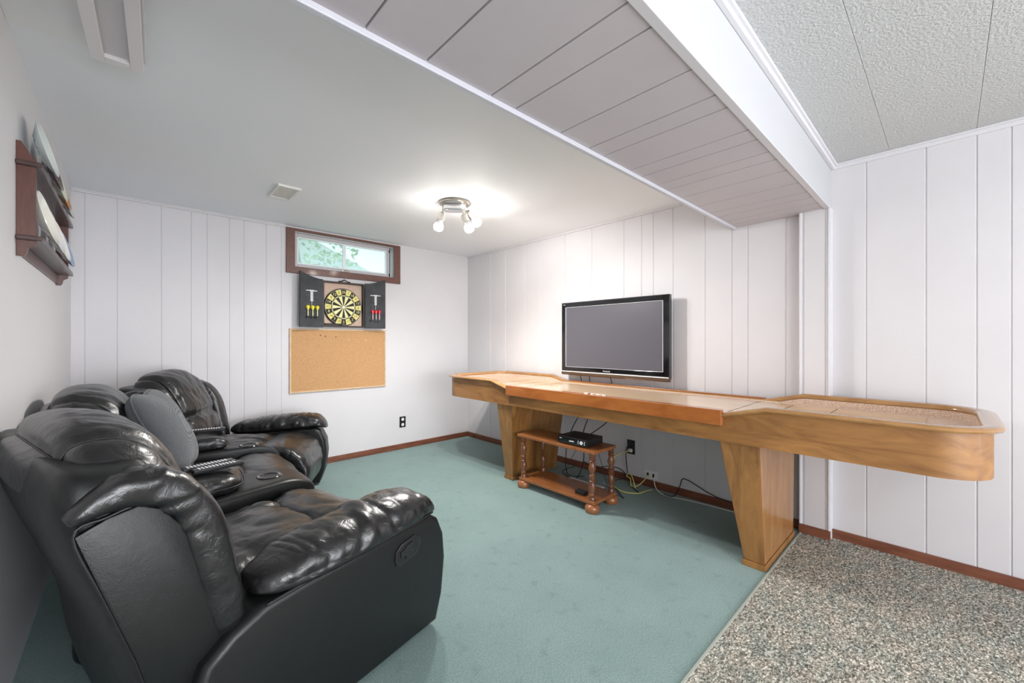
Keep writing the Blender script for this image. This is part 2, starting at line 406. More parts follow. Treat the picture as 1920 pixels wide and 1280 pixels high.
sheet(bm, WX0, WX1, WZ1, ZC+.1, [], YB, 'x', 1, .16)
sheet(bm, WX1, XR+.1, 0, ZC+.1, [], YB, 'x', 1, .16)
struct('wall_back', bm, M['wall'])
bm = B(); box(bm, XL-.1, YF-.1, 0, XL, YB+.1, ZC+.1); struct('wall_left', bm, M['wallL'])
bm = B(); box(bm, XL-.1, YF-.1, 0, XR+.1, YF, ZC+.1); struct('wall_front', bm, M['wallL'])
# ceilings
bm = B(); box(bm, XL-.1, 1.0, ZC, XR+.1, YB+.1, ZC+.1); struct('ceiling', bm, M['ceil'])
bm = B(); box(bm, XL, 1.0, ZC-.004, -.07, 2.05, ZC+.01, bev=.002)
struct('ceiling', bm, M['ceil2'])
bm = B()
ys = [.465, .22]+[-.09-.31*i for i in range(14)]
xs = [XL-.1, .63, 1.85, 3.1]
for a, b_ in zip(ys, ys[1:]):
    for c, d_ in zip(xs, xs[1:]): box(bm, c+.0003, b_+.0004, ZC, d_-.0003, a-.0004, ZC+.02, bev=.0012, seg=1)
struct('ceiling', bm, M['tile'])
bm = B(); box(bm, XL-.1, YF-.1, ZC+.012, XR+.1, .6, ZC+.1); struct('ceiling', bm, M['groove'])
# beam: planked soffit under, smooth side
BZ = 1.918
BX = [-.1, .13, .29, .423, .596, .828, .935, 1.164, 1.34, 1.44, 1.649, 1.751, 1.90, 2.001, 2.166, 2.376, 2.554, 2.668, 2.80, 2.9]
bm = B()
pr = [(XL, BZ)]
for g in BX: pr += [(g-.0030, BZ), (g-.0022, BZ+.009), (g+.0022, BZ+.009), (g+.0030, BZ)]
pr += [(XR, BZ), (XR, BZ+.02), (XL, BZ+.02)]
prism(bm, pr, 'y', .480, .998); struct('ceiling_beam', bm, M['plank'])
bm = B(); box(bm, XL, .471, BZ-.002, XR, .482, ZC+.05); struct('ceiling_beam', bm, M['beamface'])
bm = B(); box(bm, XL, .996, BZ, XR, 1.002, ZC+.05); struct('ceiling_beam', bm, M['ceil'])
bm = B(); box(bm, XL, .470, BZ-.004, XR, .497, BZ+.001, bev=.0015); struct('trim_2', bm, M['trimg'])
bm = B(); box(bm, XL, .986, BZ-.016, XR, 1.006, BZ+.01, bev=.003); struct('trim_3', bm, M['beamtrim'])
bm = B(); box(bm, XL, .452, ZC-.028, XR-.012, .471, ZC, bev=.003); box(bm, XL, .440, ZC-.012, XR-.012, .455, ZC, bev=.003)
struct('trim_4', bm, M['trim'])
bm = B(); box(bm, XR-.012, YF, ZC-.028, XR, .471, ZC, bev=.003); box(bm, XR-.022, YF, ZC-.01, XR-.01, .452, ZC, bev=.002)
struct('trim_5', bm, M['trim'])
bm = B(); box(bm, XR-.012, 1.005, ZC-.016, XR, YB, ZC, bev=.002); struct('trim_6', bm, M['wall'])
bm = B(); box(bm, XL, YB-.012, ZC-.022, WX0-.075, YB, ZC, bev=.003); box(bm, XL, YB-.02, ZC-.009, WX0-.075, YB-.008, ZC, bev=.002)
struct('trim_7', bm, M['wall'])
# pilaster under the beam
bm = B()
sheet(bm, .475, .612, 0, BZ, [.492, .596], 2.945, 'y', 1, .055, gw=.003)
struct('wall_pilaster', bm, M['wall'])
bm = B(); box(bm, 2.939, .468, 0, 2.951, .480, BZ, bev=.003); box(bm, 2.939, .606, 0, 2.951, .618, BZ, bev=.003)
box(bm, 2.952, .466, 0, XR, .472, BZ)
struct('trim_8', bm, M['trim'])
# baseboards
def baseb(name, x0, y0, x1, y1):
    bm = B(); box(bm, x0, y0, 0, x1, y1, .055, bev=.003); struct(name, bm, M['base'])
baseb('baseboard_back', XL, YB-.014, XR, YB)
baseb('baseboard_right', XR-.014, .62, XR, YB)
baseb('baseboard_right', 2.931, .466, 2.945, .62)
baseb('baseboard_right', XR-.014, YF, XR, .466)
# ------------------------------------------------------------------ window
win = bpy.data.objects.new('window_1', None); C.objects.link(win); win.location = (1.55, YB, WZ0); win['kind'] = 'structure'; win['_world'] = [1.55, YB, WZ0]
bm = B()
cw = .068
box(bm, WX0-cw, YB-.018, WZ0-cw+.01, WX0+.004, YB, WZ1+.02, bev=.003)
box(bm, WX1-.004, YB-.018, WZ0-cw+.01, WX1+cw, YB, WZ1+.02, bev=.003)
box(bm, WX0-cw, YB-.0185, WZ0-cw+.008, WX1+cw, YB, WZ0+.002, bev=.003)
box(bm, WX0-cw, YB-.0185, WZ1-.002, WX1+cw, YB, WZ1+.022, bev=.003)
obj('window_casing', bm, M['casing'], win)
bm = B()
for a in ((WX0, YB, WZ0, WX0+.004, YB+.14, WZ1), (WX1-.004, YB, WZ0, WX1, YB+.14, WZ1), (WX0, YB, WZ0, WX1, YB+.14, WZ0+.004), (WX0, YB, WZ1-.004, WX1, YB+.14, WZ1)): box(bm, *a)
obj('window_jamb', bm, M['trim'], win)
sy = YB+.035
bm = B()
def frame(bm, x0, x1, z0, z1, wd, y0, y1, bev=.003):
    box(bm, x0, y0, z0, x0+wd, y1, z1, bev=bev); box(bm, x1-wd, y0, z0, x1, y1, z1, bev=bev)
    box(bm, x0+wd, y0, z0, x1-wd, y1, z0+wd, bev=bev); box(bm, x0+wd, y0, z1-wd, x1-wd, y1, z1, bev=bev)
frame(bm, WX0+.006, WX1-.03, WZ0+.006, WZ1-.006, .030, sy, sy+.03)
sash = obj('window_sash', bm, M['sash'], win)
bm = B(); frame(bm, WX0+.036, WX1-.06, WZ0+.036, WZ1-.036, .012, sy+.006, sy+.03); box(bm, 1.515, sy+.004, WZ0+.036, 1.545, sy+.03, WZ1-.036, bev=.003)
obj('window_frame', bm, M['sashw'], win)
bm = B(); box(bm, WX0+.04, sy+.016, WZ0+.04, WX1-.064, sy+.020, WZ1-.04); obj('glass_pane', bm, M['glass'], win)
bm = B(); box(bm, 1.50, sy-.008, WZ0+.012, 1.58, sy, WZ0+.024, bev=.003); tube(bm, [(1.52, sy-.008, WZ0+.018), (1.54, sy-.022, WZ0+.024), (1.57, sy-.018, WZ0+.022)], .004, 8)
obj('window_latch', bm, M['nickel'], win)
bm = B()
for z in (WZ0+.03, WZ1-.04): box(bm, WX1-.040, sy-.004, z-.012, WX1-.028, sy+.002, z+.012, bev=.001); 
box(bm, WX0+.002, sy-.004, WZ0+.015, WX0+.012, sy+.002, WZ0+.035)
box(bm, WX1-.029, sy+.002, WZ0+.005, WX1-.022, sy+.028, WZ1-.005)  # solid dark strip painting the shade of the gap beside the sash
obj('hinge_and_gap_shade', bm, M['dark'], win)
# outdoors seen through the pane
bm = B(); box(bm, -6, YB+.16, 1.2, 10, 24, 1.72); struct('ground', bm, mat('lawn', (.10, .16, .06), .9, col2=(.2, .28, .1), noise_scale=6))
tr = thing('tree', 'leafy green tree outside, behind the left window pane', 'tree', (2.6, 9.5, 1.72))
bm = B()
for i in range(900):
    a = random.random()*2*PI; r = 1.5*math.sqrt(random.random()); z = random.uniform(.5, 3.2)
    s = random.uniform(.05, .10); c = V((r*math.cos(a)*(1.1-abs(z-1.8)/2.4), r*math.sin(a)*.8*(1.1-abs(z-1.8)/2.4), z))
    q = Matrix.Rotation(random.random()*6, 3, V((random.random()-.5, random.random()-.5, random.random()-.5)).normalized())
    vv = [bm.verts.new(c+q @ V(p)*s) for p in ((-1, 0, 0), (0, -.5, .1), (1, 0, 0), (0, .5, .1))]
    bm.faces.new(vv)
obj('foliage', bm, M['foli'], tr)
bm = B(); tube(bm, [(0, 0, 0), (.05, 0, .7), (-.03, .05, 1.6)], [.12, .09, .05], 10); obj('trunk', bm, mat('bark', (.16, .11, .08), .9), tr)
hs = thing('neighbour_house', 'pale gabled house far outside the window', 'house', (3.65, 16, 1.72))
bm = B(); prism(bm, [(-3.5, 0), (3.5, 0), (3.5, 2.0), (-3.5, 2.0)], 'y', 0, 4); obj('house_wall', bm, mat('house_siding', (.72, .78, .80), .8), hs)
bm = B(); prism(bm, [(-3.9, 1.9), (3.9, 1.9), (0, 3.6)], 'y', -.4, 4.4); obj('roof', bm, M['roof'], hs)
# ------------------------------------------------------------------ ceiling items
cb = thing('ceiling_box', 'narrow white framed box with sunken panel hanging from the ceiling near left wall', 'ceiling box', (-.03, 1.3, 2.105), rotz=0.0)
bm = B()
x0, x1, y0, y1, z0, z1 = -.068, .068, -.28, .68, 0, .068
for a in ((x0, y0, x0+.036, y1), (x1-.036, y0, x1, y1), (x0+.036, y1-.036, x1-.036, y1), (x0+.036, y0, x1-.036, y0+.036)): box(bm, a[0], a[1], z0, a[2], a[3], z1, bev=.002)
obj('frame', bm, M['box'], cb)
bm = B(); box(bm, x0+.035, y0+.035, .014, x1-.035, y1-.035, .06); obj('sunken_panel', bm, M['boxin'], cb)
bm = B(); box(bm, x1, y0, .022, x1+.007, y1-.03, .068, bev=.002); obj('side_strip', bm, M['trim'], cb)
cb.rotation_euler = (0, 0, math.radians(-2.2)); cb.location.x = -.058
vt = thing('ceiling_vent', 'small square white air vent on the smooth ceiling', 'vent', (.77, 3.11, ZC-.014))
bm = B(); box(bm, -.07, -.14, .006, .07, .14, .014, bev=.002)
frame_b = [(-.068, -.138, -.054, .138), (.054, -.138, .068, .138), (-.054, -.138, .054, -.122), (-.054, .122, .054, .138)]
for a in frame_b: box(bm, a[0], a[1], 0, a[2], a[3], .008, bev=.001)
obj('frame', bm, M['vent'], vt)
bm = B()
for i in range(13):
    y = -.11+i*.0183
    t = bmesh.new(); box(t, -.054, -.007, -.0008, .054, .007, .0008); merge(bm, t, Matrix.Translation((0, y, .004)) @ Matrix.Rotation(.5, 4, 'X'))
obj('louvres', bm, M['vent'], vt)
# spot light
LX, LY = 1.756, 2.50
lt = thing('ceiling_spotlight', 'round chrome ceiling spotlight fixture with three lit bulbs', 'light', (LX, LY, ZC))
bm = B(); lathe(bm, [(0, 0), (.118, 0), (.122, -.004), (.118, -.010), (.108, -.012), (.102, -.018), (0, -.018)], n=48)
obj('ceiling_plate', bm, M['nickel'], lt, True, 30)
bm = B(); puff(bm, lambda u: V((u.x*.082, u.y*.045, -.038+u.z*.026)), (24, 16, 8), 4, 10, mtx=Matrix.Rotation(-.75, 4, 'Z'))
tube(bm, [(.012, -.05, -.04), (.014, -.058, -.04)], .004, 8)
obj('canopy_box', bm, M['chrome'], lt, True, 40)
# bulb centres from the photograph's placement
heads = [((-.075, .055, -.03), (-.115, .060, -.150), (-.16, .052, -.225)),
         ((.065, -.035, -.03), (.085, -.040, -.075), (.135, -.095, -.140)),
         ((.055, -.02, -.05), (.065, -.02, -.13), (.105, -.01, -.215))]
heads = []
Rv = V((.7308, -.6826, 0)); Fv = V((.6826, .7308, 0))
def scr(px, py, dz):   # offset in the fixture plane: right / towards back / down (metres)
    return Rv*px+Fv*dz+V((0, 0, py))
heads = [(scr(-.085, -.02, 0), scr(-.090, -.075, .0), scr(-.118, -.185, -.02)),
         (scr(.065, -.03, .02), scr(.085, -.052, .04), scr(.150, -.112, .10)),
         (scr(.060, -.04, -.02), scr(.068, -.100, -.03), scr(.108, -.195, -.05))]
for i, (p0, p1, p2) in enumerate(heads):
    h = bpy.data.objects.new
    bm = B(); ax = (p2-p1).normalized()
    tube(bm, [p0, (p0+p1)/2, p1], .008, 10)
    q = ax.to_track_quat('Z', 'Y').to_matrix().to_4x4()
    lathe(bm, [(0, -.004), (.012, -.004), (.022, .004), (.025, .012), (.027, .066), (.024, .067), (0, .060)], n=24, mtx=Matrix.Translation(p1) @ q)
    hd = obj('spot_head', bm, M['nickel'], lt, True, 40)
    bm = B(); lathe(bm, [(.020, .056), (.023, .075), (.032, .098)], n=24, mtx=Matrix.Translation(p1) @ q)
    bl = obj('bulb', bm, M['white'], hd, True)
    bm = B(); lathe(bm, [(.032, .098), (.036, .112), (.035, .124), (.029, .135), (.016, .142), (0, .144)], n=24, mtx=Matrix.Translation(p1) @ q)
    obj('bulb_dome', bm, M['bulb'], hd, True)
    sl = bpy.data.lights.new('spot_beam', 'SPOT'); sl.energy = (19, 8, 18)[i]; sl.color = (1, .97, .93); sl.spot_size = math.radians(168); sl.spot_blend = .6; sl.shadow_soft_size = .035
    so = bpy.data.objects.new('spot_beam', sl); C.objects.link(so); so.location = V((LX, LY, ZC))+p1+ax*.19; so.rotation_euler = (ax*.6+V((0, 0, -1))*.4).to_track_quat('-Z', 'Y').to_euler()
# ------------------------------------------------------------------ TV
tv = thing('television', 'large black flat television mounted on the right panelled wall', 'television', (2.9, 1.92, .845), world=True)
TX = 2.90
y0, y1, z0, z1 = 1.404, 2.436, .845, 1.498
bm = B()
box(bm, TX, y0, z0+.02, TX+.035, y0+.055, z1, bev=.006); box(bm, TX, y1-.050, z0+.02, TX+.035, y1, z1, bev=.006)
box(bm, TX, y0+.04, 1.452, TX+.035, y1-.04, z1, bev=.006)
box(bm, TX, y0+.04, z0+.035, TX+.035, y1-.04, .920, bev=.004)
obj('bezel', bm, M['blackg'], tv)
bm = B(); box(bm, TX+.006, y0+.05, .915, TX+.012, y1-.045, 1.456); obj('screen', bm, M['screen'], tv)
bm = B()
for a in ((y0+.053, .918, y0+.056, 1.454), (y1-.0505, .918, y1-.048, 1.454), (y0+.053, .918, y1-.048, .920), (y0+.053, 1.4515, y1-.048, 1.454)): box(bm, TX-.001, a[0], a[1], TX+.004, a[2], a[3])
obj('screen_edge', bm, M['silver'], tv)
bm = B()
prism(bm, [(TX+.03, z0+.04), (TX-.001, z0+.038), (TX-.010, z0+.028), (TX-.008, z0+.008), (TX+.004, z0), (TX+.03, z0)], 'y', y0+.004, y1-.004, bev=.003)
obj('lower_lip', bm, M['bronze'], tv, True, 30)
bm = B(); prism(bm, [(TX-.004, z0+.036), (TX-.0095, z0+.033), (TX-.0105, z0+.029), (TX-.006, z0+.031)], 'y', y0+.006, y1-.006); obj('lip_highlight_strip', bm, M['silver'], tv)
bm = B(); textmesh('Panasonic', .018, right_wall_m(TX-.0008, (y0+y1)/2+.03, z0+.052), bm)
obj('lettering', bm, M['silver'], tv)
bm = B(); textmesh('VIERA', .010, right_wall_m(TX-.0008, y1-.033, 1.478), bm)
obj('lettering', bm, M['silver'], tv)
bm = B(); box(bm, TX+.035, y0+.12, z0+.08, TX+.075, y1-.12, z1-.06, bev=.01); box(bm, TX+.075, 1.72, 1.02, XR-.001, 2.1, 1.30)
obj('back_housing', bm, M['blackp'], tv)
# ================================================================== SHUFFLEBOARD TABLE
tb = thing('shuffleboard_table', 'long wooden shuffleboard table with raised ends along the right wall', 'table', (2.58, 1.59, 0), world=True)
TX0, TX1, TY0, TY1 = 2.20, 2.952, -.115, 3.295
def outline(off=0.0, rc=.17, seg=10, dens=1):
    """closed plan outline, (x,y), off>0 outward"""
    x0, x1, y0, y1 = TX0-off, TX1+min(off, .018), TY0-off, TY1+off
    r = max(rc+off, .01); P = []
    def arc(cx, cy, a0):
        for i in range(seg+1):
            a = a0+PI/2*i/seg; P.append((cx+r*math.cos(a), cy+r*math.sin(a)))
    yb = [.30, .585, .60, .775, .79, 2.39, 2.405, 2.585, 2.60, 2.9]
    arc(x1-r, y1-r, 0); arc(x0+r, y1-r, PI/2)
    for y in yb[::-1]: P.append((x0, y))
    arc(x0+r, y0+r, PI); arc(x1-r, y0+r, PI*1.5)
    for y in yb: P.append((x1, y))
    return P
def ztop(y, lo=.762, hi=.812):
    d = abs(y-1.59)
    if d < .80: return lo
    if d > 1.0: return hi
    return lo+(hi-lo)*(d-.80)/.20
Po = outline(0); Pi = outline(-.03)
bm = B(); n = len(Po)
rings = []
for P, zf in ((Po, lambda y: .638), (Po, lambda y: ztop(y)), (Pi, lambda y: ztop(y)), (Pi, lambda y: .638)):
    rings.append([bm.verts.new((p[0], p[1], zf(p[1]))) for p in P])
for k in range(4):
    a = rings[k]; b_ = rings[(k+1) % 4]
    for i in range(n): bm.faces.new((a[i], a[(i+1) % n], b_[(i+1) % n], b_[i]))
obj('table_apron', bm, M['oak'], tb, True, 35)
# underside
bm = B(); vv = [bm.verts.new((p[0], p[1], .655)) for p in Pi]; v2 = [bm.verts.new((p[0], p[1], .665)) for p in Pi]
bm.faces.new(vv); bm.faces.new(v2)
for i in range(n): bm.faces.new((vv[i], vv[(i+1) % n], v2[(i+1) % n], v2[i]))
obj('table_underside', bm, M['oak'], tb)
# rail cap swept round the outline (rounded section)
bm = B(); sec = [(.026, .002), (.030, .010), (.026, .018), (.014, .022), (-.018, .022), (-.030, .017), (-.034, .006), (-.034, 0), (.018, 0)]
rings = []
for off, dz in sec:
    rings.append([bm.verts.new((p[0], p[1], ztop(p[1])+dz)) for p in outline(off)])
for k in range(len(sec)):
    a = rings[k]; b_ = rings[(k+1) % len(sec)]
    for i in range(n): bm.faces.new((a[i], a[(i+1) % n], b_[(i+1) % n], b_[i]))
obj('rail', bm, M['rail'], tb, True, 50)
# red front rail
bm = B(); box(bm, 2.168, .783, .722, 2.200, 2.397, .800, bev=.003); obj('front_rail', bm, M['redwood'], tb)['label'] = 'reddish straight rail along the front'
bm = B(); box(bm, 2.205, .80, .785, 2.235, 2.38, .797, bev=.003); box(bm, 2.93, .80, .784, 2.975, 2.38, .790, bev=.002); obj('inner_rail_strip', bm, M['redwood'], tb)
# playfield board
bm = B(); box(bm, 2.275, .075, .70, 2.85, 3.12, .775, bev=.004)
pf = obj('playfield', bm, M['board'], tb)
for y in (.42, .62, .80, 2.38, 2.56, 2.76):
    bm = B(); box(bm, 2.28, y-.0015, .7752, 2.845, y+.0015, .7756); obj('score_line', bm, M['blk'], pf)
# carpeted gutter: floor and inner walls
bm = B(); Pg = outline(-.031)
r0 = [bm.verts.new((p[0], p[1], ztop(p[1])-.004)) for p in Pg]; r1 = [bm.verts.new((p[0], p[1], .776)) for p in outline(-.034)]
r2 = [bm.verts.new((p[0], p[1], .771)) for p in outline(-.05)]
for a, b_ in ((r0, r1), (r1, r2)):
    for i in range(n): bm.faces.new((a[i], a[(i+1) % n], b_[(i+1) % n], b_[i]))
bm.faces.new(r2)
obj('carpeted_gutter', bm, M['gutter'], tb)
# legs
for s in (-1, 1):
    def Y(v): return 1.59+s*v
    bm = B()
    top = [(2.215, .965), (2.215, .78), (2.87, .78), (2.87, .965)]; bot = [(2.305, .962), (2.305, .868), (2.855, .868), (2.855, .962)]
    T = [bm.verts.new((x, Y(y), .638)) for x, y in top]; Bt = [bm.verts.new((x, Y(y), .03)) for x, y in bot]
    bm.faces.new(T); bm.faces.new(Bt)
    for i in range(4): bm.faces.new((T[i], T[(i+1) % 4], Bt[(i+1) % 4], Bt[i]))
    bmesh.ops.recalc_face_normals(bm, faces=bm.faces)
    bmesh.ops.bevel(bm, geom=bm.edges[:], offset=.004, segments=2, affect='EDGES')
    lg = obj('leg', bm, M['oakleg'], tb)
    bm = B(); ya, yb_ = sorted((Y(.862), Y(.968))); box(bm, 2.299, ya, 0, 2.861, yb_, .03, bev=.003); obj('foot_block', bm, M['oakleg'], lg)
# score beads in the middle of the front rail
bm = B()
for k, (dy, mi) in enumerate([(-.09, 0), (-.065, 1), (-.045, 0), (-.02, 1), (.0, 0), (.02, 2), (.045, 0), (.06, 1)]):
    lathe(bm, [(0, 0), (.012, 0), (.013, .004), (.010, .008), (0, .009)], (2.215+.006*(k % 2), 1.60+dy, .797), 12, mi)
obj('score_counter', bm, [M['silver'], M['corkf'], M['redwood']], tb)
# ================================================================== TV STAND
st = thing('wooden_stand', 'small two-shelf wooden stand with turned posts under the shuffleboard table', 'stand', (2.40, 1.97, 0), world=True)
SX0, SX1, SY0, SY1 = 2.235, 2.50, 1.60, 2.335
bm = B(); box(bm, SX0, SY0, .395, SX1, SY1, .418, bev=.005); obj('top_shelf', bm, M['stand'], st)
bx0, bx1, by0, by1 = 2.29, 2.60, 1.68, 2.42
SX0, SX1, SY0, SY1 = 2.235, 2.53, 1.60, 2.335
bm = B(); box(bm, SX0+.01, SY0+.01, .055, SX1-.01, SY1-.01, .078, bev=.005); obj('bottom_shelf', bm, M['stand'], st)
for x in (SX0+.035, SX1-.035):
    for y in (SY0+.04, SY1-.04):
        bm = B(); z0 = .078; H = .317
        prof = [(a*1.5, b) for a, b in [(.0, 0), (.014, 0), (.014, .02), (.010, .028), (.015, .036), (.010, .046), (.009, .052), (.018, .085), (.012, .115), (.010, .122), (.016, .130), (.010, .140), (.014, .148), (.010, .158), (.016, .166), (.010, .176), (.009, .184), (.018, .215), (.012, .248), (.010, .255), (.015, .263), (.010, .272), (.015, .281), (.010, .290), (.014, .298), (.014, H), (0, H)]]
        lathe(bm, prof, (x, y, z0), 16); obj('turned_post', bm, M['standd'], st, True, 60)
        bm = B(); lathe(bm, [(0, 0), (.036, 0), (.046, .006), (.049, .02), (.049, .036), (.040, .050), (.03, .055), (0, .055)], (x, y, 0), 24)
        obj('bun_foot', bm, M['standm'], st, True, 50)
# cable box on the stand
dv = thing('cable_box', 'black cable receiver box on the wooden stand', 'receiver', (2.36, 1.81, .418))
dv.rotation_euler = (0, 0, .04)
bm = B(); box(bm, -.10, -.125, .006, .10, .125, .055, bev=.004)
for i in range(9): box(bm, -.06+i*.014, -.08, .0545, -.054+i*.014, .08, .056)
obj('case', bm, M['blackp'], dv)
bm = B(); box(bm, -.104, -.122, .010, -.099, .122, .052, bev=.001); fp = obj('front_panel', bm, M['blackg'], dv)
bm = B(); lathe(bm, [(0, 0), (.013, 0), (.012, .003), (0, .003)], n=20, mtx=Matrix.Translation((-.104, -.082, .031)) @ Matrix.Rotation(-PI/2, 4, 'Y')); obj('dial', bm, M['silver'], dv)
for yy0, yy1, z, hh in [(-.02, .02, .026, .008), (.085, .105, .038, .004)]+[(a, a+.007, z, .005) for z in (.020, .029, .038) for a in (-.112, -.060)]:
    bm = B(); box(bm, -.1052, yy0, z, -.104, yy1, z+hh); obj('button', bm, M['silver'], dv)
for x in (-.08, .08):
    for y in (-.1, .1): bm = B(); box(bm, x-.01, y-.01, 0, x+.01, y+.01, .007); obj('foot_pad', bm, M['dark'], dv)
# power adapter on bottom shelf
bm = B(); box(bm, 2.285, 1.72, .078, 2.335, 1.80, .104, bev=.004)
ad = single('power_adapter', bm, M['blackp'], 'small black power adapter lying on the lower shelf of the stand', 'adapter')
bm = B(); box(bm, 2.50, 1.80, 0, 2.56, 2.08, .035, bev=.005)
# power bar on the carpet behind
bm.free(); bm = B(); box(bm, 2.60, 1.80, 0, 2.65, 2.13, .035, bev=.005)
pb = single('power_bar', bm, M['white'], 'white power bar on the carpet behind the wooden stand', 'power bar')
# ------------------------------------------------------------------ outlets
def outlet(loc, m, label, rot, cover=(.07, .115), holes='duplex'):
    t = thing('wall_outlet' if holes == 'duplex' else 'phone_jack', label, 'outlet' if holes == 'duplex' else 'wall jack', loc); t.rotation_euler = (0, 0, rot)
    w_, h_ = cover
    bm = B(); box(bm, -w_/2, -.006, -h_/2, w_/2, 0, h_/2, bev=.002); obj('cover_plate', bm, m, t)
    if holes == 'duplex':
        for z in (-.028, .028):
            bm = B(); lathe(bm, [(0, 0), (.017, 0), (.017, .002), (0, .002)], n=20, mtx=Matrix.Translation((0, -.006, z)) @ Matrix.Rotation(PI/2, 4, 'X'))
            obj('socket', bm, M['silver'] if m is M['blackp'] else M['white'], t)
    else:
        for x in (-.025, .022):
            bm = B(); box(bm, x-.007, -.009, -.014, x+.007, -.005, .014, bev=.001); obj('port', bm, M['dark'], t)
    return t
outlet((2.13, YB, .286), M['blackp'], 'black wall outlet low on the back wall right of the sofa', 0)
outlet((XR, 1.78, .283), M['blackp'], 'black wall outlet on the right wall behind the table, cords plugged in', -PI/2)
outlet((XR, 1.605, .095), M['white'], 'white jack plate just above the baseboard on the right wall', -PI/2, (.105, .06), 'jack')
bm = B(); box(bm, XR-.03, 1.765, .245, XR-.006, 1.795, .27, bev=.004); single('white_plug', bm, M['white'], 'white plug in the lower socket of the outlet behind the table', 'plug')
bm = B(); box(bm, XR-.035, 1.762, .298, XR-.006, 1.798, .328, bev=.006); single('black_plug', bm, M['blackp'], 'black plug in the upper socket of the outlet behind the table', 'plug')
# ------------------------------------------------------------------ cables
def cable(name, pts, m, label, r=.0036, cat='cable'):
    bm = B(); tube(bm, pts, r, 8, smoothpts=8); return single(name, bm, m, label, cat, smooth=True)
cable('tv_cable', [(2.955, 2.28, .90), (2.988, 2.27, .75), (2.988, 2.27, .55), (2.62, 2.10, .42), (2.58, 2.12, .25), (2.70, 2.20, .03), (2.80, 2.1, .01)], M['cab_b'], 'black cable hanging down from the television, left of the others')
cable('tv_cable', [(2.955, 2.17, .90), (2.988, 2.18, .75), (2.988, 2.17, .55), (2.62, 1.98, .42), (2.60, 1.96, .22), (2.68, 2.1, .02), (2.75, 2.3, .015), (2.85, 2.25, .05)], M['cab_b'], 'black cable hanging from the television, between the other two')
cable('tv_cable', [(2.955, 1.96, .90), (2.988, 1.95, .75), (2.988, 1.93, .60), (2.80, 1.88, .50), (2.50, 1.84, .445)], M['cab_b'], 'black cable running from the television into the cable box')
cable('black_cable', [(XR-.03, 1.79, .31), (XR-.05, 1.80, .24), (XR-.045, 1.79, .10), (XR-.06, 1.76, .015), (2.86, 1.68, .008), (2.80, 1.60, .008)], M['cab_b'], 'black power cord dropping from the wall outlet to the carpet')
cable('black_cable', [(2.62, 1.98, .20), (2.68, 1.90, .16), (2.80, 1.85, .15), (2.93, 1.83, .10), (2.95, 1.80, .04), (2.86, 1.86, .008), (2.62, 1.62, .006)], M['cab_b'], 'black cord looping behind the stand along the baseboard')
cable('adapter_cord', [(2.31, 1.80, .09), (2.34, 1.92, .16), (2.44, 1.93, .30), (2.56, 1.90, .39), (2.60, 1.86, .38), (2.62, 1.8, .2), (2.60, 1.72, .04), (2.64, 1.62, .006)], M['cab_b'], 'thin black cord curling from the power adapter behind the stand', .002)
cable('yellow_cable', [(XR-.03, 1.78, .257), (2.90, 1.84, .225), (2.84, 1.87, .18), (2.83, 1.87, .10), (2.80, 1.84, .03), (2.74, 1.72, .006), (2.78, 1.60, .006), (2.88, 1.58, .006), (2.93, 1.56, .006)], M['cab_y'], 'yellow cable looping from the wall outlet across the teal carpet', .0042)
cable('yellow_cable', [(XR-.012, 1.625, .09), (2.95, 1.65, .04), (2.90, 1.68, .008), (2.88, 1.71, .015), (2.92, 1.74, .05), (2.93, 1.78, .06), (2.93, 1.76, .085), (2.91, 1.72, .075), (2.86, 1.66, .01)], M['cab_y'], 'tangled yellow cable plugged into the white jack plate', .0042)
cable('white_cable', [(XR-.012, 1.57, .09), (2.955, 1.555, .06), (2.93, 1.52, .02), (2.90, 1.44, .006), (2.93, 1.25, .006), (2.945, 1.05, .006), (2.95, .85, .006), (2.95, .66, .006)], M['cab_w'], 'white cable along the carpet edge from the jack plate to the near leg', .0035)
cable('black_floor_cable', [(2.92, 1.50, .006), (2.90, 1.44, .010), (2.90, 1.37, .02), (2.97, 1.36, .08), (2.985, 1.35, .125), (2.98, 1.30, .13), (2.975, 1.10, .065), (2.98, .85, .058)], M['cab_b'], 'black cable arching over the baseboard right of the jack plate', .0035)
cable('white_power_lead', [(2.60, 1.80, .02), (2.66, 1.76, .02), (2.74, 1.80, .01), (2.78, 1.9, .01)], M['cab_w'], 'short white lead from the power bar behind the stand', .003)
# ================================================================== BACK WALL ITEMS
# cork board
ck = thing('cork_board', 'framed cork board on the back wall below the dartboard', 'cork board', (1.481, YB, .68), world=True)
x0, x1, z0, z1 = 1.029, 1.933, .683, 1.263
bm = B(); frame(bm, x0, x1, z0, z1, .014, YB-.016, YB, bev=.002); obj('frame', bm, M['corkf'], ck)
bm = B(); box(bm, x0+.01, YB-.010, z0+.01, x1-.01, YB-.001, z1-.01); obj('cork_sheet', bm, M['cork'], ck)
for x, z, m in ((1.29, 1.205, 'standd'), (1.335, 1.195, 'standd'), (1.43, 1.19, 'standd')):
    bm = B(); lathe(bm, [(0, 0), (.005, 0), (.006, .004), (0, .006)], n=10, mtx=Matrix.Translation((x, YB-.010, z)) @ Matrix.Rotation(PI/2, 4, 'X'))
    single('push_pin', bm, M[m], {1.29: 'leftmost dark push pin high on the cork board', 1.335: 'middle dark push pin high on the cork board', 1.43: 'rightmost dark push pin high on the cork board'}[x], 'push pin', 'push pins in the cork board')
